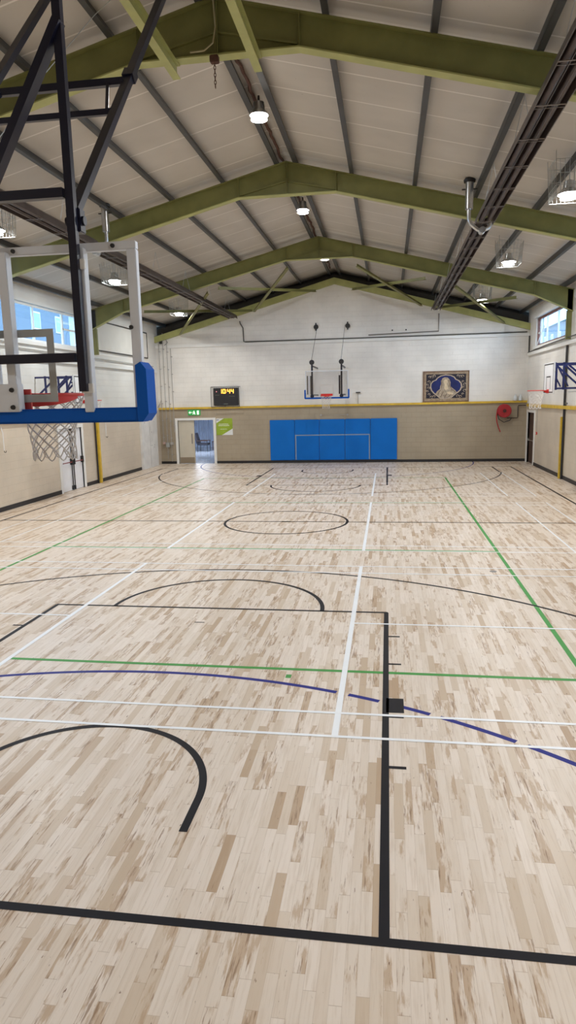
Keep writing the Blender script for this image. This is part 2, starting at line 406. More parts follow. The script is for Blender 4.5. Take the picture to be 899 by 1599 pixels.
# windows
def window(n, x, sgn, a, b, splits, frame, casement=None):
    """frame set in the wall plane; glass one pane object per window"""
    z0, z1 = 4.88, 6.0; x0, x1 = (x-.14, x-.06) if sgn < 0 else (x+.06, x+.14)
    r = struct(MB().box(x0, x1, a, a+.07, z0, z1).box(x0, x1, b-.07, b, z0, z1).box(x0, x1, a, b, z0, z0+.07).box(x0, x1, a, b, z1-.07, z1).build('window_%d' % n, frame))
    o = MB()
    for s in splits: o.box(x0+.01, x1-.01, s-.035, s+.035, z0+.07, z1-.07)
    if casement:
        c0, c1, zc_ = casement; o.box(x0+.01, x1-.01, c0, c1, zc_-.03, zc_+.03)
    o.build('window_mullion', WHITEPVC, r)
    xm = (x0+x1)/2; MB().box(xm-.004, xm+.004, a+.05, b-.05, z0+.05, z1-.05).build('window_pane', PANE, r)
    s0, s1 = (x-.0, x+.1) if sgn < 0 else (x-.1, x)
    MB().box(s0, s1, a-.08, b+.08, z0-.12, z0-.02).box(s0, s1-.06 if sgn < 0 else s1, a-.08, b+.08, z1+.0, z1+.08).build('window_surround', WHITEPVC, r)
    return r
for i, (a, b) in enumerate(WIN_L):
    if b > 18: window(i+1, XL, -1, a, b, (a+1.45, a+2.9, b-.95), WHITEPVC, (b-.95, b-.05, 5.45))
    else: window(i+1, XL, -1, a, b, (a+1.8, a+3.6), WHITEPVC)
for i, (a, b) in enumerate(WIN_R):
    if b > 26: window(i+5, XR, 1, a, b, (a+1.65, a+3.4, b-.55), WINBROWN, (b-.5, b-.05, 5.4))
    else: window(i+5, XR, 1, a, b, (a+1.8, a+3.6), WINBROWN)
# stay of the half open casement
struct(MB().bar((XR-.02, 25.95, 4.9), (XR+.1, 25.2, 5.6), .03, .03).build('trim_8', WHITEPVC))
# boarded-up bay on the left wall
t = thing('boarded_window_panel', 'white board closing the window bay on the left wall, edged in black', 'wall panel', (XL, 23.6, 4.88))
MB().box(0, .05, -2.7, 2.7, 0, 1.14).build('board', mat('white_board', (.72, .69, .63), .6, var=.05), t)
MB().box(.05, .065, -2.7, 2.7, 0, .05).box(.05, .065, -2.7, 2.7, 1.09, 1.14).box(.05, .065, -2.7, -2.65, .05, 1.09).box(.05, .065, 2.65, 2.7, .05, 1.09).build('edging', BLACK, t)

# ------------------------------------------------------------------ steel portal frames
def portal(Y, label, half=.09):
    t = thing('portal_frame', label, 'steel frame', (.1, Y, 0), group='olive green steel portal frames across the hall')
    w_ = .012; top = lambda x: 8.42-.25*abs(x)
    def bot(x):
        a = abs(x)
        if a < 1.15: return 7.70
        if a < 7.15: return 7.70 - .25*(a-1.15) + .0
        return 7.70-.25*6.0 - (a-7.15)*.46
    for s, xe in ((-1, XL-.1), (1, XR-.1)):
        xs = [0, 1.15, 7.15, abs(xe)]
        o = MB(); poly = [(s*x, top(x)) for x in xs]+[(s*x, bot(x)) for x in xs[::-1]]
        o.prism(poly, 'y', -w_/2, w_/2)
        # inner line of the haunch cut
        web = o.build('rafter', GREEN, t)
        o = MB()
        for k in range(3):
            a, b = xs[k], xs[k+1]
            o.prism([(s*a, bot(a)), (s*b, bot(b)), (s*b, bot(b)-.02), (s*a, bot(a)-.02)], 'y', -half, half)
        o.build('bottom_flange', PALEGREEN, t)
        o = MB().prism([(0, top(0)), (s*abs(xe), top(abs(xe))), (s*abs(xe), top(abs(xe))-.02), (0, top(0)-.02)], 'y', -half, half)
        o.build('top_flange', GREEN, t)
        o = MB()
        for x in (.012, 1.15, 7.15): o.box(min(s*x, s*x+.014), max(s*x, s*x+.014), -half+.01, half-.01, bot(x), top(x)-.01)
        # haunch flange line rising to the ridge plate
        o.prism([(s*.02, 8.0), (s*1.12, bot(1.15)+.06), (s*1.12, bot(1.15)+.035), (s*.02, 7.975)], 'y', -.05, .05)
        o.build('stiffener', GREEN, t)
        cx = s*abs(xe)-s*.02
        o = MB().box(min(cx, cx-s*.16), max(cx, cx-s*.16), -w_/2, w_/2, 4.72, top(8.3)).box(min(cx-s*.16, cx-s*.175), max(cx-s*.16, cx-s*.175), -half*.5, half*.5, 4.72, top(8.3)-.7)
        o.build('column', GREEN, t)
    return t
portal(6.7, 'large olive steel roof frame nearest the camera, crossing the top of the picture')
portal(13.25, 'middle olive steel roof frame between the nearest one and the one by the far window')
portal(20.7, 'olive steel roof frame one bay in front of the far gable')
# gable beam
t = thing('gable_beam', 'olive steel rafter lying along the top of the white end wall', 'steel beam', (.1, YF-.15, 0))
for s, xe in ((-1, XL-.1), (1, XR-.1)):
    X = abs(xe)
    MB().prism([(0, 8.2), (s*X, 8.2-.27*X), (s*X, 7.93-.27*X), (0, 7.93)], 'y', -.02, .14).build('rafter', PALEGREEN, t)
t = thing('gable_inner_beam', 'steel beam above the gable beam, with shade painted into its colour', 'steel beam', (.1, YF+.25, 0))
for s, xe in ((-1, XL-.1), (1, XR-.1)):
    X = abs(xe); MB().prism([(0, 8.40), (s*X, 8.40-.25*X), (s*X, 8.12-.25*X), (0, 8.12)], 'y', .02, .10).build('rafter', DARK, t)  # beam coloured dark to carry the shade above the gable
# purlins
for i, dx in enumerate((-8.05, -6.75, -5.4, -4.1, -2.8, -1.52, -.22, .22, 1.52, 2.95, 4.3, 5.65, 7.0, 8.1)):
    side_ = 'left' if dx < 0 else 'right'; k = ['first', 'second', 'third', 'fourth', 'fifth', 'sixth', 'seventh'][(6-i) if dx < 0 else (i-7)]
    x = .1+dx; z = rz_(x)
    ww = .09 if abs(dx) > .3 else .11
    o = MB().box(x-ww/2, x+ww/2, YB, YG, z+.001, z+.02).box(x-ww/2, x-ww/2+.015, YB, YG, z+.01, z+T-.01-(.02 if dx>0 else 0)).box(x+ww/2-.02, x+ww/2, YB, YG, z+.02, z+.045)
    tag(o.build('roof_purlin', PURLIN), '%s grey purlin to the %s of the roof ridge, running the length of the hall' % (k, side_), 'roof purlin', 'grey purlins under the roof lining')
# roof braces in the last bay
zb_ = lambda x: 7.66-.25*abs(x-.1)
NB = [((-1.0, 20.8), (-3.5, 27.3), 'long diagonal brace left of the ridge in the last roof bay'), ((-3.5, 20.8), (-.7, 27.3), 'flat brace crossing it left of the ridge in the last roof bay'),
      ((-6.3, 20.8), (-3.6, 27.3), 'flat brace above the left heater end in the last roof bay'), ((-3.9, 20.8), (-7.0, 27.3), 'diagonal brace behind the far left lamp'),
      ((1.4, 20.8), (3.9, 27.3), 'long diagonal brace right of the ridge in the last roof bay'), ((3.7, 20.8), (.9, 27.3), 'flat brace crossing it right of the ridge in the last roof bay'),
      ((4.7, 20.8), (7.4, 27.3), 'diagonal brace beside the far right lamp'), ((6.7, 20.8), (4.6, 27.3), 'flat brace above the far right lamp')]
for (a, b, lab) in NB:
    o = MB(); p = Vector((a[0], a[1], zb_(a[0])+.06)); q = Vector((b[0], b[1], zb_(b[0])+.1))
    if 'flat' in lab: p.z += .04; q.z += .04
    o.bar(p, q, .11, .012); o.bar(p+Vector((0, 0, .05)), q+Vector((0, 0, .05)), .012, .09)
    tag(o.build('roof_brace', GREEN), 'olive steel '+lab, 'roof brace', 'angle braces in the last roof bay')
# hoop support beams under the nearest frame
for x, lab in ((-.52, 'left of the two pale green beams holding the near hoop'), (.66, 'right of the two pale green beams holding the near hoop')):
    o = MB().box(x-.055, x+.055, -1.5, 6.78, 7.49, 7.503).box(x-.007, x+.007, -1.5, 6.78, 7.503, 7.66).box(x-.055, x+.055, -1.5, 6.78, 7.66, 7.675)
    tag(o.build('support_beam', PALEGREEN), lab+', ending under the nearest roof frame', 'steel beam', 'pale green beams of the near hoop')

# ------------------------------------------------------------------ radiant heaters
def heater(x, y0, y1, label):
    t = thing('radiant_heater', label, 'heater', (x, y0, 6.55)); n = y1-y0
    o = MB()     # folded reflector hood, open below
    pr = [(-.19, .0), (-.17, .12), (-.10, .18), (.10, .18), (.17, .12), (.19, .0)]
    pr2 = [(a*.96, b-.012) for a, b in pr[::-1]]
    o.prism(pr+pr2, 'y', 0, n); o.build('reflector', HEAT, t)
    for s in (-1, 1):
        MB().tube([(s*.085, .1, .06), (s*.085, n-.25, .06)], .05, 10).build('burner_tube', HEAT, t, True)
    MB().tube([(.085, n-.25, .06), (.075, n-.13, .06), (0, n-.07, .06), (-.075, n-.13, .06), (-.085, n-.25, .06)], .05, 10).build('return_bend', HEAT, t, True)
    o = MB(); k = .6
    while k < n:
        o.bar((-.19, k, -.012), (.19, k, -.012), .025, .008); o.bar((-.19, k+.09, -.012), (.19, k+.09, -.012), .012, .008); k += 1.15
    for s in (-.19, -.05, .05, .19): o.tube([(s, 0, -.012), (s, n, -.012)], .004, 4)
    o.build('wire_guard', mat('dull_wire', (.19, .165, .15), .5, metal=.5), t)
    k = 1.0; o = MB()
    while k < n:
        for s in (-.14, .14): o.tube([(s, k, .14), (0, k, rz_(x)-6.55+.05)], .005, 4)
        k += 3.0
    o.build('hanger_wire', WIRE, t)
    return t
heater(4.47, 1.0, 12.25, 'long brown radiant tube heater at upper right, the nearer one')
heater(4.47, 12.75, 26.9, 'brown radiant tube heater at right ending over the far wall')
heater(-4.38, 1.0, 12.25, 'brown radiant tube heater at left behind the near hoop arms')
heater(-4.38, 12.75, 26.9, 'brown radiant tube heater at left ending over the far wall')
def flue(x, label, s):
    t = thing('heater_flue', label, 'flue pipe', (x, 12.5, 6.62), group='bright metal flues of the heaters')
    MB().tube([(-s*.28, 0, .32), (-s*.28, 0, .93)], .085, 14).build('flue_pipe', GALV, t, True)
    MB().lathe((-s*.28, 0, .87), [(.0, 0), (.12, 0), (.13, .05), (.1, .08), (.0, .08)], 16).build('flue_cap', BLACK, t, True)
    MB().tube([(-s*.28, 0, .34), (-s*.28, 0, .12), (-s*.24, 0, .02), (-s*.1, 0, -.10), (0, 0, -.14), (s*.14, 0, -.08), (s*.2, .06, .02), (s*.16, .2, .05)], .042, 10).build('elbow_pipe', GALV, t, True)
    MB().lathe((0, -.1, -.13), [(0, 0), (.07, 0), (.07, .2), (0, .2)], 12, (0, 1, 0)).build('pipe_joint', GALV, t, True)
    MB().box(-s*.28-.16, -s*.28+.16, -.02, .02, .72, .74).build('flue_bracket', CABLE, t)
    return t
flue(4.47, 'upright bright metal flue pipe beside the right heater', 1)
flue(-4.38, 'upright bright metal flue pipe beside the left heater, behind the backboard', -1)

# ------------------------------------------------------------------ lamps
def lamp(label, caged):
    q = .86 if caged else .74
    t = thing('high_bay_lamp', label, 'ceiling lamp', group='caged high bay lamps' if caged else 'ridge lamps')
    # origin at the glowing face
    MB().lathe((0, 0, 0), [(.0, -.02), (.16*q, -.02), (.205*q, .005), (.20*q, .02), (0, .02)], 24).build('lamp_glass', LAMPGLOW, t, True)
    MB().lathe((0, 0, .022), [(.235*q, 0), (.22*q, .035), (.17*q, .075), (.11, .10), (.10, .22), (.03, .25), (0, .25)], 24).build('lamp_housing', GALV, t, True)
    if caged:
        o = MB(); w_, h_ = .34, .95
        for a in range(9):
            v = -w_+a*w_/4
            for p in ((v, -w_), (v, w_), (-w_, v), (w_, v)): o.bar((p[0]*.85, p[1]*.85, -.06), (p[0], p[1], h_ if abs(v) > .3 else .55), .007, .007)
        for z in (-.06, .12, .32, .55):
            k = .85+.15*(z+.06)/1.0
            for s in (-1, 1):
                o.bar((-w_*k, s*w_*k, z), (w_*k, s*w_*k, z), .008, .008); o.bar((s*w_*k, -w_*k, z), (s*w_*k, w_*k, z), .008, .008)
        o.build('wire_cage', WIRE, t)
        MB().tube([(0, 0, .25), (0, 0, .9)], .008, 6).build('hanging_rod', WIRE, t)
    else:
        MB().tube([(0, 0, .25), (0, 0, .36)], .02, 8).build('hanging_rod', CABLE, t)
    return t
def bulb(x, y, z, e, r=.2):
    l = bpy.data.lights.new('lamp_light', 'AREA'); l.shape = 'DISK'; l.size = .30; l.energy = e; l.color = LAMP_COL
    o = bpy.data.objects.new('lamp_light', l); COL.objects.link(o); o.location = (x, y, z-.05); o.visible_camera = False if False else True
    l.spread = PI; return o
L0 = None
for (x, y, z, lab) in ((5.75, 10.45, 6.56, 'caged high bay lamp at the right edge, nearest on that side'), (5.78, 16.9, 6.57, 'caged high bay lamp at right above the third roof frame'), (6.02, 24.1, 6.52, 'smaller-looking lamp at far right near the high window'),
                       (-5.72, 10.5, 6.58, 'caged lamp at the left edge behind the hoop arms'), (-5.72, 16.8, 6.58, 'caged lamp seen through the near glass backboard'), (-6.02, 24.1, 6.5, 'lamp at far left above the end wall corner'),
                       (5.75, 3.6, 6.56, 'unseen caged lamp added at right to light the near floor'), (-5.72, 3.6, 6.56, 'unseen caged lamp added at left to light the near floor'), (5.75, -2.6, 6.56, 'unseen caged lamp added behind the camera at right for light'), (-5.72, -2.6, 6.56, 'unseen caged lamp added behind the camera at left for light')):  # four unseen lamps added to brighten the near floor and backboard frame
    if L0 is None: L0 = lamp(lab, True); t = L0; t.location = (x, y, z)
    else: t = dup(L0, (x, y, z), label=lab)
    bulb(x, y, z, LAMP_SIDE*(.75 if y > 20 else .92 if y > 15 else 1))
R0 = None
for (x, y, z, lab) in ((.09, 9.9, 8.13, 'nearest glaring lamp under the roof ridge'), (.1, 16.35, 8.13, 'middle lamp under the roof ridge, between two green frames'), (.1, 22.9, 8.13, 'farthest lamp under the roof ridge, just below the frame apex'),
                       ):
    if R0 is None: R0 = lamp(lab, False); t = R0; t.location = (x, y, z)
    else: t = dup(R0, (x, y, z), label=lab)
    bulb(x, y, z, LAMP_RIDGE*(.75 if y > 20 else .92 if y > 15 else 1))
# wiring along the ridge, chain
pts = []; yy = 7.0
while yy < 27: pts.append((-.0+random.uniform(-.025, .025), yy, 8.49+random.uniform(-.02, .02))); yy += .22
tag(MB().tube(pts, .032, 6).build('ridge_cable', RUST, smooth=True), 'brown bundled cable running along the roof ridge between two purlins', 'cable')
t = thing('hanging_chain', 'rusty chain and hook hanging under the nearest roof frame apex', 'chain', (.08, 6.6, 7.625))
o = MB()
for k in range(7):
    z = -.06-k*.047; pp = []
    for a in range(10):
        u, v = .014*math.cos(a*PI/5), .03*math.sin(a*PI/5); pp.append((u, 0, z+v) if k % 2 else (0, u, z+v))
    o.tube(pp, .005, 5, closed=True)
o.build('chain_link', RUST, t)
MB().box(-.06, .06, -.05, .05, -.05, .04, .01).build('shackle', RUST, t)
tag(MB().tube([(.1, 6.55, 8.35), (.12, 6.55, 8.0), (.08, 6.54, 7.8), (-.05, 6.55, 7.72), (-.25, 6.56, 7.72)], .012, 6).build('loose_cable', mat('beige_cable', (.4, .36, .22), .6), smooth=True), 'beige cable looping down the nearest frame apex', 'cable')

# ------------------------------------------------------------------ hoops
def rim_mesh(c, r=.225, tr=.011, n=36):
    return MB().tube([(c[0]+r*math.cos(2*PI*k/n), c[1]+r*math.sin(2*PI*k/n), c[2]) for k in range(n)], tr, 8, closed=True)
def net_mesh(c, r0=.225, r1=.155, h=.45, n=12, tr=.005, droop=.03):
    o = MB(); S = 14
    def rad(t): return r0+(r1-r0)*(1-(1-t)**1.7)
    for sgn in (-1, 1):
        for k in range(n):
            pp = []
            for i in range(S+1):
                t = i/S; a = 2*PI*k/n+sgn*t*PI*.85
                wob = 1+.05*math.sin(3*a+5*t)
                pp.append((c[0]+rad(t)*wob*math.cos(a), c[1]+rad(t)*wob*math.sin(a), c[2]-.01-h*t))
            o.tube(pp, tr, 5, caps=False)
    for k in range(n):   # loops at the hem
        pp = []
        for i in range(7):
            t = i/6; a = 2*PI*(k+.5*0+t)/n + .85*PI
            pp.append((c[0]+r1*1.02*math.cos(a), c[1]+r1*1.02*math.sin(a), c[2]-.01-h-droop*math.sin(PI*t)*2))
        o.tube(pp, tr, 5, caps=False)
    return o
# near ceiling-hung hoop, seen from behind; local x right, y away from camera, z up (world coordinates)
t = thing('basketball_hoop', 'large glass basketball hoop hanging from the roof at upper left, seen from behind', 'basketball hoop', (0, .85, 0))
def at(o): return o
LOC = Vector((0, .85, 0))
def nb(mb, name, m_, parent=t, smooth=False):
    bmesh.ops.translate(mb.bm, verts=mb.bm.verts[:], vec=-LOC); return mb.build(name, m_, parent, smooth)
g = nb(MB().box(-.90, .90, .872, .884, 2.91, 3.955), 'backboard_glass', BOARD_GLASS)
sq = MB()
x0, x1, z0, z1 = -.31, .325, 3.0, 3.465
for a in ((x0, x1, z1-.05, z1), (x0, x1, z0, z0+.05), (x0, x0+.05, z0+.05, z1-.05), (x1-.05, x1, z0+.05, z1-.05)): sq.box(a[0], a[1], .885, .887, a[2], a[3])
nb(sq, 'target_square', mat('white_line_film', (.55, .52, .49), .6), g)
fr = MB()
for a in ((-.925, .925, 3.915, 3.965), (-.925, .925, 2.90, 2.94)): fr.box(a[0], a[1], .845, .895, a[2], a[3], .004)
for s in (-1, 1): fr.box(min(s*.865, s*.925), max(s*.865, s*.925), .845, .895, 2.94, 3.915, .004)
fo = nb(fr, 'backboard_frame', ALU)
bo = MB()
for p in ((.12, 3.94), (.78, 3.94), (.87, 3.45), (-.12, 3.94), (-.78, 3.94), (-.87, 3.45)): bo.lathe((p[0], .845, p[1]), [(0, -.012), (.012, -.012), (.014, 0)], 10, (0, 1, 0))
nb(bo, 'frame_bolt', BLACK, fo)
for x in (.06, -.07, .575, -.575): nb(MB().box(x-.03, x+.03, .80, .865, 2.95 if abs(x) < .3 else 2.93, 3.93, .004), 'stiffener_bar', ALU)
for s in (-1, 1):
    for z in (3.83, 3.08):
        nb(MB().box(s*.575-.035*1, s*.575+.045*1, .775, .80, z-.03, z+.03, .003), 'clamp_tab', WHITE)
nb(MB().box(-.14, .1, .79, .865, 2.94, 3.12, .004), 'mounting_plate', ALU)
bo = MB()
for x in (-.1, .06):
    for z in (2.97, 3.08): bo.lathe((x, .79, z), [(0, -.014), (.014, -.014), (.016, 0)], 8, (0, 1, 0))
nb(bo, 'plate_bolt', BLACK)
pd = MB().box(-.93, .93, .81, .94, 2.862, 2.955, .012)
for s in (-1, 1): pd.prism([(s*.895, 2.90), (s*.895, 3.215), (s*.93, 3.235), (s*.965, 3.19), (s*.968, 2.915), (s*.93, 2.866), (s*.90, 2.866)], 'y', .80, .955)
pdo = nb(pd, 'edge_padding', BLUEPAD)
RC = (0.02, 1.37, 3.05)
nb(rim_mesh(RC, .225, .012), 'rim', RED, smooth=True)
rb = MB().box(-.13, .13, .89, .905, 2.95, 3.085).box(-.11, -.10, .9, 1.22, 3.0, 3.06).box(.10, .11, .9, 1.22, 3.0, 3.06).box(-.11, .11, .9, 1.16, 3.045, 3.055)
n = 40                                                   # tapered skirt under the ring
for k in range(n):
    a0, a1 = PI*(1.05+.0)+(PI*.9)*k/n, PI*1.05+(PI*.9)*(k+1)/n
    def hh(a): return .075*max(0, -math.sin(a))**.7+.004
    q = [(RC[0]+.228*math.cos(a), RC[1]+.228*math.sin(a)) for a in (a0, a1)]
    o4 = [rb.bm.verts.new((q[0][0], q[0][1], 3.05)), rb.bm.verts.new((q[1][0], q[1][1], 3.05)), rb.bm.verts.new((q[1][0], q[1][1], 3.05-hh(a1))), rb.bm.verts.new((q[0][0], q[0][1], 3.05-hh(a0)))]
    rb.bm.faces.new(o4)
nb(rb, 'rim_bracket', RED)
nb(net_mesh(RC, .222, .15, .40), 'net', NETM, smooth=True)
# hanging arms
for s in (-1, 1): nb(MB().box(s*.566-.025, s*.566+.025, .745, .79, 3.06, 7.485), 'hanging_mast', NAVY)
nb(MB().bar((-.53, .757, 3.27), (.53, .757, 3.27), .05, .055), 'lower_crossbar', NAVY)
nb(MB().bar((-.53, .757, 4.235), (.53, .757, 4.235), .05, .055), 'middle_crossbar', NAVY)
nb(MB().bar((.572, .762, 5.17), (-.545, .762, 3.285), .05, .075, (0, 1, 0)), 'diagonal_bar', NAVY)
for s in (-1, 1):
    a, b = Vector((s*.56, .80, 4.12)), Vector((s*.56, 3.75, 7.42))
    nb(MB().bar(a, b, .05, .06, (1, 0, 0)), 'back_brace', NAVY)
    m_ = a.lerp(b, .38); nb(MB().bar(m_-(b-a).normalized()*.05, m_+(b-a).normalized()*.05, .075, .085, (1, 0, 0)), 'brace_sleeve', NAVY)
    nb(MB().box(s*.56-.045, s*.56+.045, .79, .87, 4.02, 4.16, .006).lathe((s*.56-.06, .83, 4.09), [(0, 0), (.028, 0), (.028, .12), (0, .12)], 12, (1, 0, 0)), 'hinge', GALV if s > 9 else NAVY)
yt, zt, yb2, zb2 = 1.83, 5.30, 1.58, 5.0
nb(MB().bar((-.54, yt, zt), (.54, yt, zt), .04, .05), 'brace_crossbar', NAVY)
nb(MB().bar((-.54, yb2, zb2), (.54, yb2, zb2), .03, .04), 'brace_crossbar', NAVY)
for s in (-1, 1):
    nb(MB().bar((s*.42, yt, zt), (s*.50, yb2, zb2), .022, .026), 'small_strut', NAVY)
# loose straps of the winch (separate cables)
import itertools
def raycam(u, v, Y):
    d = cR*(u-449.5)/1041.067+cU*(799.5-v)/1041.067+cF; tt = (Y+3.281)/d.y; return Vector((2.46, -3.281, 2.99))+d*tt
tag(MB().tube([(-.16, 1.6, 6.0), (-.25, 1.45, 5.5), (-.26, 1.45, 5.28)], .008, 6).build('winch_strap', CABLE), 'black strap hanging behind the near hoop arms', 'strap')
tag(MB().tube([(.0, 4.2, 7.45), (-.3, 3.4, 6.6), (-.6, 2.9, 5.9), (-1.0, 2.7, 5.3), (-1.4, 2.6, 5.0)], .004, 5).build('winch_wire', WIRE), 'thin steel winch wire sloping behind the near hoop arms', 'wire')

# far hoop on the end wall
t = thing('basketball_hoop', 'small-looking glass hoop with blue edge on the end wall above the blue mats', 'basketball hoop', (-.08, 25.2, 0))
def fb(mb, name, m_, parent=t, smooth=False): return mb.build(name, m_, parent, smooth)
g = fb(MB().box(-.88, .88, -.008, .008, 2.97, 4.08), 'backboard_glass', glass_material('far_backboard_acrylic', (.93, .93, .94), .05))
o = MB()
for a in ((-.3, .3, 3.5, 3.54), (-.3, -.26, 3.1, 3.5), (.26, .3, 3.1, 3.5), (-.3, .3, 3.06, 3.1)): o.box(a[0], a[1], -.012, -.009, a[2], a[3])
fb(o, 'target_square', mat('white_line_film', (.6, .6, .6)), g)
fb(MB().box(-.9, .9, -.02, .02, 4.07, 4.10).box(-.9, -.875, -.02, .02, 3.2, 4.07).box(.875, .9, -.02, .02, 3.2, 4.07), 'backboard_frame', ALU)
o = MB().box(-.93, .93, -.05, .05, 2.93, 3.0, .01)
for s in (-1, 1): o.box(min(s*.89, s*.95), max(s*.89, s*.95), -.05, .05, 2.95, 3.32, .01)
fb(o, 'edge_padding', BLUEPAD)
fb(rim_mesh((0, -.4, 3.05)), 'rim', RED, smooth=True)
fb(MB().box(-.25, .25, -.04, -.02, 3.05, 3.14).box(-.12, .12, -.2, -.04, 3.02, 3.06).box(-.1, .1, -.035, -.02, 2.92, 3.05), 'rim_bracket', RED)
fb(net_mesh((0, -.4, 3.05), n=10, tr=.004), 'net', NETM, smooth=True)
for s in (-1, 1):
    x = s*.62
    fb(MB().box(x-.035, x+.035, .03, .10, 2.98, 4.45), 'upright_arm', NAVY)
    fb(MB().lathe((x, .02, 4.45), [(0, -.06), (.10, -.06), (.11, 0), (.10, .08), (0, .08)], 12, (0, 1, 0)), 'pulley_wheel', BLACK, smooth=True)
    fb(MB().bar((x, .1, 4.3), (x, 2.38, 4.3), .05, .06).bar((x, .1, 3.1), (x, 2.38, 3.1), .05, .06), 'wall_arm', NAVY)
    fb(MB().lathe((x, 0.0, 3.05), [(0, -.05), (.08, -.05), (.08, .05), (0, .05)], 10, (0, 1, 0)), 'lower_pivot', NAVY)
    fb(MB().tube([(x-.02, .05, 4.5), (x+.02, 2.3, 6.15)], .008, 5), 'lift_cable', CABLE)
for k in range(3):
    fb(MB().box(-.84+k*.07, -.80+k*.07, .04, .08, 3.12, 3.9), 'counterweight_rod', CABLE if k % 2 == 0 else ALU)
fb(MB().box(.50, .57, .04, .1, 3.12, 3.9), 'counterweight_rod', NAVY)
for x in (-.74, .68):
    tt = thing('wall_pulley', 'black pulley on the white gable, above the %s arm of the far hoop' % ('left' if x < 0 else 'right'), 'pulley', (x, YF, 6.12), group='pulleys above the far hoop')
    MB().lathe((0, -.12, 0), [(0, 0), (.10, 0), (.11, .04), (.07, .06), (.07, .12), (0, .12)], 14, (0, 1, 0)).build('wheel', BLACK, tt, True)
    MB().box(-.03, .03, -.14, -.1, -.17, .17, .005).build('bracket', BLACK, tt)

# side wall hoops: white boards on navy brackets
def side_hoop(label, loc, rz):
    t = thing('side_basketball_hoop', label, 'basketball hoop', loc, rz, 'small hoops on the side walls')
    # local: wall at x=0, board at x=-1.4, rim beyond
    b = MB().box(-1.46, -1.42, -.6, .6, 2.95, 3.83, .004).build('backboard', WHITE, t)
    o = MB()
    for a in ((-.56, .56, 3.77, 3.80), (-.56, .56, 2.98, 3.01), (-.56, -.53, 3.01, 3.77), (.53, .56, 3.01, 3.77), (-.25, .25, 3.42, 3.45), (-.25, -.22, 3.08, 3.42), (.22, .25, 3.08, 3.42)): o.box(-1.463, -1.4605, a[0], a[1], a[2], a[3])
    o.build('board_lines', BLACK, b)
    o = MB().box(-1.475, -1.41, -.61, .61, 3.825, 3.845)
    rimc = (-1.80, 0, 3.05)
    rim_mesh(rimc, .225, .012).build('rim', RED, t, True)
    MB().box(-1.48, -1.465, -.12, .12, 2.97, 3.08).prism([(-1.48, 3.045), (-1.48, 2.97), (-1.62, 3.045)], 'y', -.08, -.07).prism([(-1.48, 3.045), (-1.48, 2.97), (-1.62, 3.045)], 'y', .07, .08).box(-1.62, -1.48, -.1, .1, 3.045, 3.056).build('rim_bracket', RED, t)
    net_mesh(rimc, n=10, tr=.0045).build('net', mat('white_net_cord', (.8, .78, .76), .9), t, True)
    for s in (-1, 1):
        o = MB(); y = s*.42
        for z in (3.10, 3.78): o.bar((-1.40, y, z), (0, y, z), .05, .05)
        for x in (-1.38, -1.15, -.45, -.03): o.bar((x, y, 3.06), (x, y, 3.82), .05, .05)
        o.bar((-1.15, y, 3.76), (-.45, y, 3.12), .04, .05); o.bar((-.8, y, 3.76), (-.05, y, 3.12), .04, .05); o.bar((-1.32, y, 3.72), (-1.02, y, 3.15), .03, .04)
        o.build('side_bracket', HOOPBLUE, t)
    MB().bar((-1.38, -.6, 3.3), (-1.38, .6, 3.3), .04, .05, ).bar((-1.38, -.6, 3.6), (-1.38, .6, 3.6), .04, .05).build('board_rail', HOOPBLUE, t)
    MB().bar((-.03, -.45, 3.45), (-.03, .45, 3.45), .04, .06).build('wall_rail', HOOPBLUE, t)
    MB().tube([(-.3, .0, 3.08), (-.3, 0, 3.0), (-.9, 0, 3.0)], .015, 6).build('adjuster_rod', GALV, t)
    return t
s1 = side_hoop('white board hoop on a navy bracket sticking out from the right wall', (XR, 17.2, 0), 0)
s2 = dup(s1, (XL-.12, 16.75, 0), PI, 'small hoop on the left wall, seen through the near glass backboard')

# ------------------------------------------------------------------ wall mats on the end wall
edges = [-2.97, -1.80, -.66, .52, 1.68, 2.89]
names = ['leftmost blue wall mat on the end wall', 'second blue wall mat from the left, with the goal outline corner', 'middle blue wall mat under the far hoop', 'fourth blue wall mat from the left, with the goal outline corner', 'rightmost blue wall mat on the end wall']
for i in range(5):
    a, b = edges[i]+.006, edges[i+1]-.006; cx = (a+b)/2
    t = thing('wall_mat', names[i], 'wall mat', (cx, YF, .13), group='blue padded mats on the end wall')
    MB().box(a-cx, b-cx, -.07, 0, 0, 1.87, .015).build('mat_cover', MATBLUE, t)
    o = None; gx = mat('goal_outline_tape', (.24, .30, .36), .5); zt = 1.13
    if i in (1, 2, 3):
        la, lb = max(a, -1.78), min(b, 1.66); o = MB().box(la-cx, lb-cx, -.0715, -.0695, zt, zt+.045)
        if i == 1: o.box(-1.78-cx, -1.735-cx, -.0715, -.0695, 0.02, zt)
        if i == 3: o.box(1.615-cx, 1.66-cx, -.0715, -.0695, 0.02, zt)
        o.build('goal_outline', gx, t)

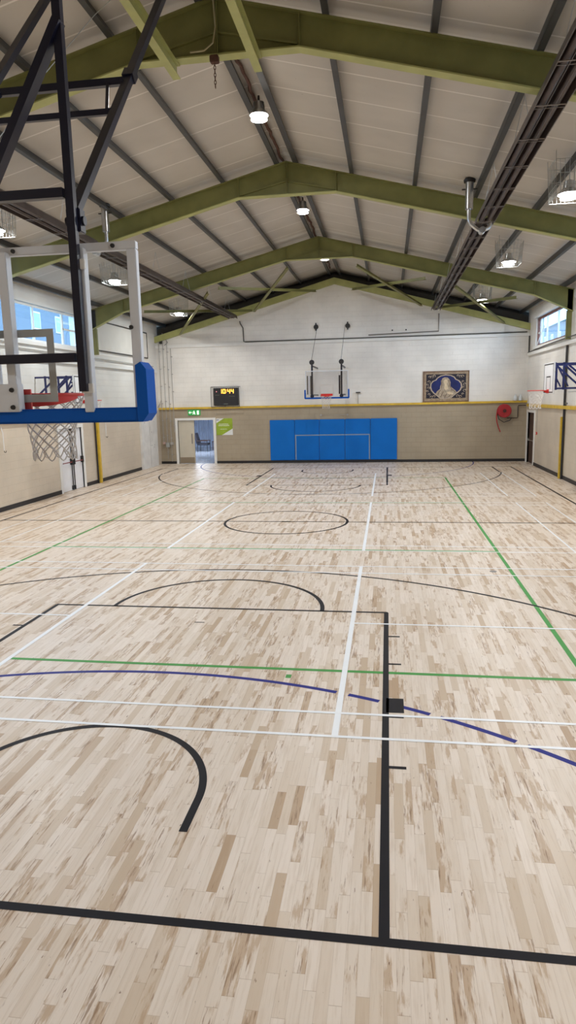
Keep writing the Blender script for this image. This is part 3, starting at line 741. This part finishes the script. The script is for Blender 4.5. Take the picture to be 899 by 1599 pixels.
# ------------------------------------------------------------------ end wall items
# far door
r = struct(MB().box(DX0-.12, DX0, YF-.03, YF+.25, 0, DZ+.1).box(DX1, DX1+.12, YF-.03, YF+.25, 0, DZ+.1).box(DX0, DX1, YF-.03, YF+.25, DZ, DZ+.1).build('door_1', WHITEPVC), 'white frame of the open doorway in the end wall', 'door frame')
t = thing('door_leaf', 'closed cream door leaf in the far doorway, with kick plate', 'door', (DX0, YF+.06, 0))
MB().box(.005, .78, 0, .045, .01, DZ-.01, .003).build('door_panel', CREAMDOOR, t)
MB().box(.03, .75, -.006, 0, .02, .30).build('kick_plate', mat('brown_kick_plate', (.30, .24, .17), .4, metal=.3), t)
MB().box(.63, .69, -.012, 0, .95, 1.42, .002).build('pull_plate', mat('steel_plate', (.35, .34, .33), .35, metal=.7), t)
t = thing('open_door_leaf', 'brown open door leaf at the right jamb of the far doorway', 'door', (DX1, YF+.2, 0))
MB().box(-.05, -.005, .06, .84, .01, DZ-.01, .003).build('door_panel', mat('dark_door_edge', (.16, .07, .06), .5), t)
# room beyond
RX0, RX1, RY = -12.0, -5.0, 38.6
LOB = mat('lobby_wall', (.70, .70, .72), .6, var=.05)
struct(MB().box(RX0, RX1, YF+.02, RY, -.1, .0).build('floor_lobby', mat('grey_vinyl_floor', (.30, .32, .36), .25, var=.1, coat=.3)))
struct(MB().box(RX0, RX1, RY, RY+.1, 0, 2.8).build('wall_lobby_far', LOB)); struct(MB().box(RX0-.1, RX0, YF+.25, RY, 0, 2.8).build('wall_lobby_left', LOB))
struct(MB().box(RX1, RX1+.1, YF+.25, RY, 0, 2.8).build('wall_lobby_right', LOB)); struct(MB().box(RX0, RX1, YF+.25, RY, 2.75, 2.85).build('ceiling_lobby', LOB))
t = thing('lobby_fill_panel', 'added glowing panel standing in for daylight in the room behind the far doorway', 'ceiling lamp', (-8.3, 33.5, 2.7))  # unseen panel added in place of the bluish daylight in this room
MB().box(-.6, .6, -.6, .6, 0, .05).build('fill_frame', WHITEPVC, t); MB().box(-.56, .56, -.56, .56, -.01, 0).build('fill_face', mat('cool_fill_glow', (1, 1, 1), .5, emit=(.75, .85, 1), estr=9), t)
area('lobby_fill', (-8.3, 33.5, 2.6), (0, 0, 0), 1.2, 1.2, 200, (.80, .87, 1))  # added area light that brightens the room through the doorway
# curtain on the far side of that room
o = MB(); pts = []; x = -10.1
for k in range(60): pts.append((-10.1+k*.035, 38.35+.05*math.sin(k*1.4)))
poly = pts+[(p[0], p[1]+.02) for p in pts[::-1]]
tag(o.prism(poly, 'z', .002, 2.4).build('curtain', mat('blue_grey_curtain', (.36, .40, .50), .8, var=.1)), 'blue grey curtain hanging in the room behind the far doorway', 'curtain')
t = thing('wall_picture', 'small dark framed picture on the wall of the room behind the doorway', 'picture', (-8.55, RY-.001, 1.75))
MB().box(-.25, .25, -.03, 0, -.3, .3).build('picture_frame', BLACK, t); MB().box(-.2, .2, -.034, -.03, -.25, .25).build('print', mat('pale_print', (.45, .5, .55), .5, var=.4, vscale=8), t)
# armchair
t = thing('armchair', 'black upholstered armchair standing in the room behind the far doorway', 'armchair', (-8.35, 35.3, 0), PI*.5)
UP = mat('black_upholstery', (.02, .018, .028), .7, var=.1)
MB().box(-.3, .3, -.32, .3, .36, .48, .03).build('seat', UP, t)
MB().prism([(.22, .42), (.34, .42), (.52, 1.05), (.42, 1.08)], 'x', -.3, .3).build('backrest', UP, t)
for s in (-1, 1):
    MB().box(s*.34-.03, s*.34+.03, -.34, .34, .60, .64, .01).build('armrest', BROWN, t)
    for y in (-.3, .28): MB().bar((s*.34, y*1.05, 0), (s*.34, y, .6), .035, .035).build('leg', BLACK, t)
t = thing('side_table', 'small brown table beside the armchair behind the doorway', 'table', (-7.65, 36.0, 0))
MB().box(-.3, .3, -.3, .3, .5, .54, .005).build('tabletop', BROWN, t)
for s in (-1, 1):
    for y in (-1, 1): MB().box(s*.26-.02, s*.26+.02, y*.26-.02, y*.26+.02, 0, .5).build('leg', BROWN, t)
# exit sign
t = thing('exit_sign', 'green illuminated exit sign above the far doorway', 'exit sign', (-6.58, YF, 2.42))
MB().box(-.30, .30, -.05, 0, -.13, .13, .006).build('sign_box', mat('sign_green', (.03, .35, .08), .4, emit=(.03, .4, .08), estr=.25), t)
SG = mat('sign_white', (.9, .95, .9), .4, emit=(.8, 1, .8), estr=.5)
o = MB(); f = -.054
def flat(o, poly): o.prism(poly, 'y', f, f+.003)
# running figure, door and arrow
flat(o, [(-.02, .085), (.02, .085), (.02, .045), (-.02, .045)]); flat(o, [(-.04, .04), (.03, .045), (.05, -.02), (-.0, -.03)])
flat(o, [(.0, -.02), (.05, -.02), (.06, -.10), (.03, -.10)]); flat(o, [(-.01, -.01), (.02, -.03), (-.05, -.09), (-.08, -.07)]); flat(o, [(-.03, .03), (-.02, .01), (-.10, -.01), (-.11, .01)])
flat(o, [(.14, .09), (.24, .09), (.24, -.10), (.14, -.10)]); flat(o, [(-.27, 0), (-.19, .07), (-.19, .025), (-.13, .025), (-.13, -.025), (-.19, -.025), (-.19, -.07)])
o.build('sign_symbols', SG, t)
# green and white notice board
t = thing('notice_sign', 'green and white square sign on the wall right of the far doorway', 'sign', (-4.83, YF, 1.34))
SX0, SX1, SZ = -.70, .08, .78
MB().box(SX0, SX1, -.012, 0, 0, SZ).build('sign_board', mat('sign_white_board', (.75, .76, .76), .4), t)
o = MB(); o.prism([(SX0, .56), (-.33, SZ), (SX1, SZ), (SX1, .30), (-.45, 0), (SX0, 0)], 'y', -.015, -.012); o.build('green_field', mat('lime_green', (.30, .42, .03), .4, var=.15, vscale=4), t)
o = MB()
random.seed(3)
for z, a, b, h_ in ((.50, -.58, -.14, .035), (.43, -.60, -.11, .035), (.27, -.52, -.18, .022)):
    x = a
    while x < b: ww = random.uniform(.016, .035); o.box(x, x+ww, -.018, -.015, z, z+h_*random.uniform(.7, 1)); x += ww+.010
o.build('sign_lettering', mat('sign_white_ink', (.85, .88, .8), .4), t)
MB().prism([(SX0+.02, .69), (SX0+.13, .70), (SX0+.13, .72), (SX0+.02, .73)], 'y', -.016, -.012).build('sign_mark', mat('sign_blue_ink', (.05, .08, .2), .4), t)
# scoreboard
t = thing('scoreboard', 'black electronic scoreboard showing 10:44 in amber on the end wall', 'scoreboard', (-5.0, YF, 2.67))
MB().box(-.58, .58, -.14, 0, .05, .86, .01).build('casing', BLACK, t)
AM = mat('amber_led', (1, .5, .05), .4, emit=(1, .46, .06), estr=2.6)
SEG = {'1': 'bc', '0': 'abcdef', '4': 'bcfg'}
def digit(o, ch, x, z, w_, h_, th):
    S = {'a': (x, x+w_, z+h_-th, z+h_), 'd': (x, x+w_, z, z+th), 'g': (x, x+w_, z+h_/2-th/2, z+h_/2+th/2), 'f': (x, x+th, z+h_/2, z+h_), 'e': (x, x+th, z, z+h_/2), 'b': (x+w_-th, x+w_, z+h_/2, z+h_), 'c': (x+w_-th, x+w_, z, z+h_/2)}
    for k in SEG[ch]: a = S[k]; o.box(a[0], a[1], -.146, -.141, a[2], a[3])
o = MB()
for ch, x in (('1', -.30), ('0', -.13), ('4', .09), ('4', .26)): digit(o, ch, x, .60, .13, .20, .035)
o.box(.022, .05, -.146, -.141, .65, .68); o.box(.022, .05, -.146, -.141, .73, .76)
o.build('clock_digits', AM, t)
MB().lathe((-.43, -.141, .69), [(0, -.003), (.02, -.003), (.02, 0)], 10, (0, 1, 0)).build('status_light', mat('pink_led', (.8, .3, .3), .4, emit=(1, .3, .3), estr=1.5), t)
o = MB()
for a in ((-.5, -.3, .52, .54), (.16, .44, .46, .475), (-.1, .1, .10, .14)): o.box(a[0], a[1], -.145, -.141, *a[2:])
o.build('dim_captions', mat('dim_caption', (.14, .15, .13), .5), t)
o = MB()
for s in (-1, 1): o.tube([(s*.66, -.0, .9), (s*.66, -.28, .9), (s*.66, -.28, -.02), (s*.66, -.09, -.02)], .014, 6)
o.tube([(-.66, -.28, .9), (.66, -.28, .9)], .016, 6); o.tube([(-.66, -.28, -.02), (.66, -.28, -.02)], .016, 6); o.tube([(0, -.28, -.02), (0, -.28, .12)], .012, 6)
for k in range(12): x = -.6+k*.109; o.tube([(x, -.28, .9), (x, -.28, -.02)], .002, 4)
o.build('protective_cage', CABLE, t)
# tapestry: generic draped figure in an ornate border
t = thing('tapestry_picture', 'framed tapestry of a veiled praying figure on dark blue, on the yellow ledge', 'tapestry', (5.015, YF, 2.67))
PW, PH = 1.0, 1.36
TF = mat('tapestry_frame_brown', (.19, .105, .06), .6, var=.3, vscale=12)
MB().box(-PW, PW, -.04, 0, 0, PH).build('backing', mat('tapestry_weave', (.36, .27, .18), .8, bump=.3, bscale=60, var=.35, vscale=9), t)
MB().box(-PW, PW, -.06, -.04, 0, .05).box(-PW, PW, -.06, -.04, PH-.05, PH).box(-PW, -PW+.05, -.06, -.04, .05, PH-.05).box(PW-.05, PW, -.06, -.04, .05, PH-.05).build('picture_frame', TF, t)
MB().box(-.86, .86, -.043, -.04, .17, 1.22).build('dark_ground', mat('tapestry_black', (.02, .018, .03), .8), t)
FIELD = [(230, 310), (235, 260), (265, 222), (310, 205), (330, 175), (380, 145), (450, 130), (530, 140), (580, 165), (605, 200), (650, 220), (685, 260), (695, 310), (675, 360), (630, 400), (590, 430), (540, 470), (450, 490), (380, 480), (330, 440), (280, 400), (245, 360)]
def tp(pts, k=1.): return [((x-460)/360*k, .69+((550-y)/360-.69)*k) for x, y in pts]
BE = mat('tapestry_beige', (.50, .40, .30), .8, bump=.4, bscale=70, var=.3, vscale=16)
MB().prism(tp(FIELD, 1.09), 'y', -.047, -.043).build('medallion_border', BE, t)
MB().prism(tp(FIELD), 'y', -.050, -.047).build('medallion_field', mat('tapestry_blue', (.012, .02, .12), .8, var=.3, vscale=3), t)
o = MB(); random.seed(11)
for sx in (-1, 1):     # leafy scrolls in the corners
    for cx, cz in ((.72, .34), (.74, .62), (.72, .88), (.70, 1.10), (.50, .25), (.50, 1.14), (.80, .48), (.8, .75), (.62, .22), (.60, 1.1)):
        r0 = random.uniform(.05, .08); pp = []
        for k in range(12): a = k*.55; rr = r0*(1-k/14); pp.append((sx*(cx+rr*math.cos(a)), -.047, cz+rr*math.sin(a)))
        o.tube(pp, [.016*(1-k/16) for k in range(12)], 5)
o.build('leaf_scroll', BE, t)
ROBE = mat('tapestry_robe', (.42, .34, .25), .8, bump=.5, bscale=40, var=.4, vscale=11)
MB().prism(tp([(300, 412), (325, 372), (365, 345), (370, 300), (385, 262), (382, 215), (400, 178), (435, 160), (480, 164), (515, 195), (530, 240), (528, 300), (560, 330), (600, 362), (632, 398), (590, 430), (540, 468), (450, 488), (380, 478), (335, 442)]), 'y', -.056, -.050).build('robed_figure', ROBE, t)
SK = mat('tapestry_face', (.66, .53, .36), .8, var=.15, vscale=14)
o = MB(); o.prism(tp([(455+30*math.cos(k*PI/8), 232+42*math.sin(k*PI/8)) for k in range(16)]), 'y', -.060, -.056); o.prism(tp([(440, 268), (475, 268), (500, 345), (455, 360), (430, 330)]), 'y', -.059, -.056)
o.prism(tp([(475, 390), (520, 385), (580, 415), (570, 435), (520, 430), (480, 415)]), 'y', -.060, -.056); o.build('face_and_hands', SK, t)
o = MB()
for a, b in (((330, 430), (375, 360)), ((380, 470), (420, 380)), ((395, 190), (390, 330)), ((525, 300), (560, 380)), ((440, 480), (470, 420)), ((560, 350), (610, 400)), ((505, 200), (515, 300)), ((500, 470), (540, 430))):
    (p, q) = tp([a, b]); o.bar((p[0], -.058, p[1]), (q[0], -.058, q[1]), .004, .024, (1, 0, 0))
o.build('robe_fold', mat('tapestry_fold', (.14, .09, .06), .8), t)
# hose reel
t = thing('fire_hose_reel', 'red fire hose reel under the yellow ledge at the right of the end wall', 'hose reel', (7.52, YF, 2.24))
MB().lathe((0, -.32, 0), [(0, 0), (.28, 0), (.295, .015), (.28, .03), (.12, .03), (.12, .2), (.28, .2), (.295, .215), (.28, .23), (0, .23)], 32, (0, 1, 0)).build('reel_disc', mat('reel_red', (.36, .012, .02), .45), t, True)
o = MB()
for k in range(3): o.tube([(.235*math.cos(2*PI*a/24)*(1-.12*(k % 2)), -.27+k*.055, .235*math.sin(2*PI*a/24)*(1-.12*(k % 2))) for a in range(24)], .028, 6, closed=True)
o.build('coiled_hose', mat('hose_red', (.42, .02, .02), .6), t, True)
MB().lathe((0, -.36, 0), [(0, 0), (.07, 0), (.08, .05), (0, .06)], 16, (0, 1, 0)).build('hub', mat('dark_red_hub', (.06, .01, .01), .5), t, True)
MB().tube([(-.30, -.25, .05), (-.33, -.26, -.25), (-.30, -.24, -.50), (-.22, -.2, -.72), (-.13, -.14, -.92)], .022, 6).build('hanging_hose', mat('hose_red', (.4, .02, .02)), t, True)
MB().tube([(-.30, -.2, -.1), (-.22, -.2, -.36), (0, -.2, -.50), (.25, -.18, -.42), (.33, -.15, -.3)], .018, 6).build('slack_loop', BLACK, t, True)
MB().tube([(.15, -.08, -.32), (.58, -.08, -.32), (.60, -.08, -.28), (.60, -.08, .18), (.62, -.08, .22), (.93, -.08, .22)], .022, 8).build('water_pipe', mat('dark_pipe', (.07, .05, .04), .5), t, True)
MB().box(-.05, .05, -.1, 0, -.12, .12).build('wall_bracket', RED, t)
# dark cable and pipes on the gable
o = MB().tube([(-4.23, YF-.08, 6.5), (-4.22, YF-.03, 6.4), (-4.1, YF-.03, 6.2), (-4.08, YF-.03, 5.6), (-4.0, YF-.03, 5.58), (1.3, YF-.03, 5.575), (8.4, YF-.03, 5.59)], .026, 6)
tag(o.build('gas_pipe', mat('dark_grey_pipe', (.10, .095, .085), .5), smooth=True), 'dark pipe dropping from the left heater and running across the end wall', 'pipe')
tag(MB().tube([(4.66, YF-.05, 6.5), (4.66, YF-.03, 5.75), (1.6, YF-.03, 5.69)], .026, 6).build('gas_branch_pipe', mat('mid_grey_pipe', (.22, .2, .18), .5), smooth=True), 'grey pipe dropping from the right heater onto the end wall', 'pipe')
for x in (2.65, 3.25): tag(MB().lathe((x, YF-.06, 5.86), [(0, 0), (.03, 0), (.03, .06), (0, .06)], 10, (0, 1, 0)).build('wall_fixing', BLACK), 'dark stud on the gable, %s of the pair above the pipe' % ('left' if x < 3 else 'right'), 'wall stud', 'studs above the pipe')
# small post on ledge right of the far hoop
t = thing('ledge_bracket', 'small grey T-shaped bracket standing on the yellow ledge right of the far hoop', 'bracket', (1.13, YF-.05, 2.67))
MB().box(-.015, .015, -.015, .015, 0, .48).build('post', CABLEG, t); MB().box(-.10, .10, -.04, .04, .48, .53, .004).build('cap', CABLE, t)
# conduits at the left corner
for i, (x, z0, z1, lab) in enumerate(((-8.12, .95, 6.0, 'leftmost thin conduit'), (-7.93, .25, 6.1, 'thin conduit with the grey switch box'), (-7.74, .12, 5.9, 'third thin conduit from the corner'), (-7.56, 1.5, 5.4, 'short thin conduit right of the corner group'))):
    t = thing('conduit', lab+' in the left corner of the end wall', 'conduit', (x, YF-.1, z0), group='conduits in the left corner of the end wall')
    MB().tube([(0, 0, 0), (0, 0, z1-z0)], .014, 6).build('pipe', CABLEG, t, True)
    if i == 0: MB().box(-.03, .09, -.04, .06, .0, .10, .004).build('socket_box', mat('socket_pink', (.55, .38, .34), .5), t)
    if i == 1: MB().box(-.07, .10, -.05, .06, .55, .77, .006).build('switch_box', mat('grey_box', (.38, .38, .36), .5), t)
    if i == 2: MB().box(-.05, .08, -.04, .06, .80, .92, .004).build('socket_box', CABLEG, t)
    o = MB(); k = .3
    while k < z1-z0: o.box(-.03, .03, -.01, .1, k, k+.03); k += .8
    o.build('saddle_clip', CABLEG, t)
t = thing('junction_box', 'dark junction box and cables high in the left corner of the end wall', 'junction box', (-8.0, YF, 5.62))
MB().box(-.1, .06, -.1, 0, 0, .2, .01).build('box', CABLE, t); MB().tube([(.0, -.05, .1), (.15, -.08, .3), (.3, -.05, .05), (.1, -.04, -.1)], .012, 5).build('cable_loop', CABLE, t, True)

# ------------------------------------------------------------------ left wall items
r = struct(MB().box(XL-.3, XL+.03, 17.43, 17.55, 0, 2.26).box(XL-.3, XL+.03, 19.2, 19.32, 0, 2.26).box(XL-.3, XL+.03, 17.55, 19.2, 2.14, 2.26).build('door_2', WHITEPVC), 'cream frame of the fire exit in the left wall', 'door frame')
DW = mat('white_door_paint', (.80, .80, .82), .4, var=.04)
for i, (a, b, lab) in enumerate(((17.56, 18.37, 'nearer white leaf of the fire exit in the left wall'), (18.38, 19.19, 'farther white leaf of the fire exit in the left wall'))):
    t = thing('fire_door_leaf', lab, 'fire door', (XL-.04, a, .01), group='leaves of the fire exit'); W_ = b-a
    MB().box(-.04, 0, 0, W_, 0, 2.12, .003).build('door_panel', DW, t)
    MB().box(0, .006, .06, W_-.06, 1.15, 2.0, .002).box(0, .006, .06, W_-.06, .1, .88, .002).build('raised_panel', DW, t)
    ye = W_-.06 if i == 0 else .07
    MB().tube([(.05, ye, .1), (.05, ye, 2.06)], .018, 8).build('vertical_bolt_rod', BLACK, t, True)
    MB().tube([(.08, .06, .98), (.08, W_-.05, .98)], .016, 8).build('push_bar', mat('dark_red_bar', (.20, .02, .02), .4), t, True)
    MB().box(0, .1, ye-.045, ye+.045, .88, 1.10, .01).box(0, .07, ye-.03, ye+.03, 1.95, 2.10, .008).box(0, .07, ye-.03, ye+.03, .02, .16, .008).build('lock_case', BLACK, t)
    if i == 1: MB().box(0, .1, W_-.12, W_-.04, .90, 1.12, .01).build('bar_end', BLACK, t)
struct(MB().box(XL-.32, XL-.25, 17.5, 19.3, 0, 2.2).build('wall_behind_exit', DARK))
def post(name, x, y, z0, z1, m_, lab, s=1, r=.05):
    return tag(MB().box(min(x, x+s*.12), max(x, x+s*.12), y-r, y+r, z0, z1, .008).build(name, m_), lab, 'post')
post('yellow_post', XL, 20.43, 0, 2.30, YELLOW, 'yellow post against the left wall beyond the fire exit', 1, .07)
post('yellow_post', XR, 21.15, 0, 2.15, YELLOW, 'yellow post against the right wall', -1, .05)
tag(MB().tube([(XL+.05, 20.28, 0), (XL+.05, 20.28, 4.25)], .03, 8).build('black_downpipe', BLACK), 'black downpipe beside the yellow post on the left wall', 'downpipe')
tag(MB().tube([(XR-.05, 21.0, .0), (XR-.05, 21.0, 4.55)], .04, 8).build('black_downpipe', BLACK), 'black downpipe behind the yellow post on the right wall', 'downpipe')
t = thing('duct_boxing', 'white full-height boxed panel on the left wall next to the end wall', 'boxing', (XL, 24.9, 0))
BXM = mat('white_board_scuffed', (.74, .73, .71), .5, var=.12, vscale=3)
MB().box(0, .10, 0, 2.0, 0, 2.45, .004).build('boxing_panel', BXM, t); MB().box(.10, .104, .97, .985, 0.03, 2.4).build('panel_joint', CABLEG, t)
o = MB(); random.seed(5)
for k in range(7): o.lathe((.10, random.uniform(.2, 1.8), random.choice((.9, 1.0, 1.6, 2.05))), [(0, .004), (.018, .004), (.018, 0)], 8, (1, 0, 0))
o.build('screw_head', CABLE, t)
for y, lab in ((14.2, 'thin white hook rod hanging on the cream left wall at the frame edge'), (21.2, 'thin white hook rod on the cream left wall beyond the yellow post')):
    t = thing('wall_hook', lab, 'hook', (XL, y, 1.7), group='hook rods on the left wall'); MB().tube([(.06, 0, 0), (.06, 0, .5), (.0, 0, .72)], .012, 6).build('rod', WHITE, t, True); MB().tube([(.06, 0, .0), (.06, .0, -.04), (.1, .0, -.05), (.12, 0, .0)], .01, 6).build('hook_end', BLACK, t, True)
tag(MB().tube([(XL+.06, 13.5, 4.62), (XL+.06, 20.6, 4.60), (XL+.06, 26.9, 4.56)], .022, 6).build('wall_pipe', CABLEG), 'thin grey pipe along the left wall under the window', 'pipe')
o = MB()
for a, b in (((0, 0, 0), (.12, .2, .3)), ((.12, .2, .3), (.1, -.1, .1)), ((.1, -.1, .1), (.05, .2, .15)), ((0, .1, 0), (.15, .15, .35))): o.tube([a, b], .012, 5)
tag(o.build('cable_tangle', CABLEG, loc=(0, 0, 0)), 'tangle of grey cables on the ledge in the left corner', 'cable'); bpy.data.objects['cable_tangle'].location = (-8.29, 27.36, 2.675)

# ------------------------------------------------------------------ right wall items
r = struct(MB().box(XR-.04, XR+.3, 25.72, 25.85, 0, 2.27).box(XR-.04, XR+.3, 27.2, 27.34, 0, 2.27).box(XR-.04, XR+.3, 25.85, 27.2, 2.17, 2.27).build('door_3', WHITEPVC), 'white frame of the dark doorway in the right wall', 'door frame')
struct(MB().box(XR+1.6, XR+1.7, 25.2, 27.8, 0, 2.6).box(XR+.3, XR+1.6, 25.2, 25.3, 0, 2.6).box(XR+.3, XR+1.6, 27.7, 27.8, 0, 2.6).box(XR+.3, XR+1.7, 25.2, 27.8, 2.5, 2.6).build('wall_store', DARK))
struct(MB().box(XR, XR+1.7, 25.2, 27.8, -.1, -.001).build('floor_store', mat('grey_concrete', (.25, .24, .23), .7, var=.1)))
t = thing('store_door_leaf', 'dark brown door leaf in the right wall doorway with a steel push bar', 'door', (XR+.06, 26.02, .01))
MB().box(0, .045, 0, 1.16, 0, 2.14, .003).build('door_panel', BROWN, t); MB().tube([(-.06, .05, .98), (-.06, 1.1, .98)], .016, 8).build('push_bar', GALV, t, True)
MB().box(-.05, 0, .02, .1, .92, 1.04).box(-.05, 0, 1.05, 1.13, .92, 1.04).build('bar_bracket', GALV, t)
t = thing('call_point', 'small red fire call point on the cream right wall', 'call point', (XR, 25.34, 1.30)); MB().box(-.045, 0, -.055, .055, 0, .11, .005).build('call_box', RED, t); MB().box(-.048, -.045, -.03, .03, .03, .08).build('call_glass', WHITE, t)
tag(MB().tube([(XR-.02, 25.34, 1.42), (XR-.02, 25.34, 2.4)], .009, 5).build('call_point_cable', CABLEG), 'thin cable rising from the red call point', 'cable')
tag(MB().tube([(XR-.12, 18.5, 4.80), (XR-.12, 24.0, 4.76), (XR-.06, 27.5, 4.70)], .018, 6).build('black_wall_cable', CABLE), 'black cable above the white trunking on the right wall', 'cable')
tag(MB().tube([(XR-.05, 27.3, 5.4), (XR-.05, 27.3, 4.7)], .03, 6).build('corner_cable', CABLE), 'short black cable in the right corner below the gable', 'cable')
t = thing('corner_bottles', 'white plastic containers stored on the ledge in the right corner', 'containers', (7.98, YF-.13, 2.67))
for i, x in enumerate((0, .22)):
    MB().lathe((x, 0, 0), [(0, 0), (.07, 0), (.075, .02), (.075, .17), (.03, .23), (.03, .27), (0, .27)], 14).build('container', mat('translucent_white', (.62, .66, .68), .3), t, True)
o = MB(); pp = [(-.2+.04*k, -.0, .03+.05*math.sin(k*.9)) for k in range(11)]; o.tube(pp, .01, 5); tag(o.build('ledge_cable', CABLE), 'loose black cable on the ledge of the right wall', 'cable'); bpy.data.objects['ledge_cable'].location = (XR-.1, 20.6, 2.56); bpy.data.objects['ledge_cable'].rotation_euler.z = PI/2
# wall conduit hooks, floor socket
t = thing('mat_hook_bar', 'thin grey bar with two knobs on the wall between the far hoop and the mats', 'bar', (0, YF, 2.19))
MB().tube([(-.55, -.03, 0), (.62, -.03, 0)], .006, 5).build('bar', CABLEG, t)
for x in (-.57, .64): MB().lathe((x, -.06, 0), [(0, 0), (.05, 0), (.05, .06), (0, .06)], 10, (0, 1, 0)).build('knob', CABLEG, t, True)
tag(MB().lathe((4.25, 8.15, .0), [(0, .004), (.055, .004), (.06, 0)], 20).build('floor_socket_plate', mat('socket_steel', (.2, .19, .18), .4, metal=.5)), 'small round grey socket plate set in the floor at right', 'floor plate')

# ------------------------------------------------------------------ outside
GR = mat('pale_render', (.165, .175, .195), .7, var=.05)
struct(MB().box(-60, 60, -50, 80, -.4, -.12).build('ground', mat('outside_tarmac', (.2, .2, .2), .8, var=.1)))
def house(x0, x1, y0, y1, h, label, wx, sgn):
    t = thing('building', label, 'building', ((x0+x1)/2, (y0+y1)/2, -.12)); cx, cy = (x0+x1)/2, (y0+y1)/2; hx, hy = (x1-x0)/2, (y1-y0)/2
    MB().box(-hx, hx, -hy, hy, 0, h).build('wall', GR, t)
    MB().prism([(-hx-.3, h), (hx+.3, h), (0, h+2.6)], 'y', -hy-.2, hy+.2).build('roof', mat('grey_slate', (.28, .31, .36), .6, var=.15), t)
    k = -hy+2.0; xs = sgn*hx
    while k < hy-2:
        f = MB().box(min(xs, xs+sgn*.05), max(xs, xs+sgn*.05), k, k+1.2, h-2.3, h-1.0).build('window', WHITEPVC, t)
        MB().box(min(xs+sgn*.05, xs+sgn*.06), max(xs+sgn*.05, xs+sgn*.06), k+.08, k+1.12, h-2.2, h-1.1).build('window_pane', mat('dark_pane', (.25, .33, .4), .1), f); k += 3.6
    return t
house(-36, -24, 18, 70, 11, 'pale rendered building seen through the left window', 0, 1)
house(22, 34, 30, 90, 11, 'pale rendered building seen through the right window', 0, -1)
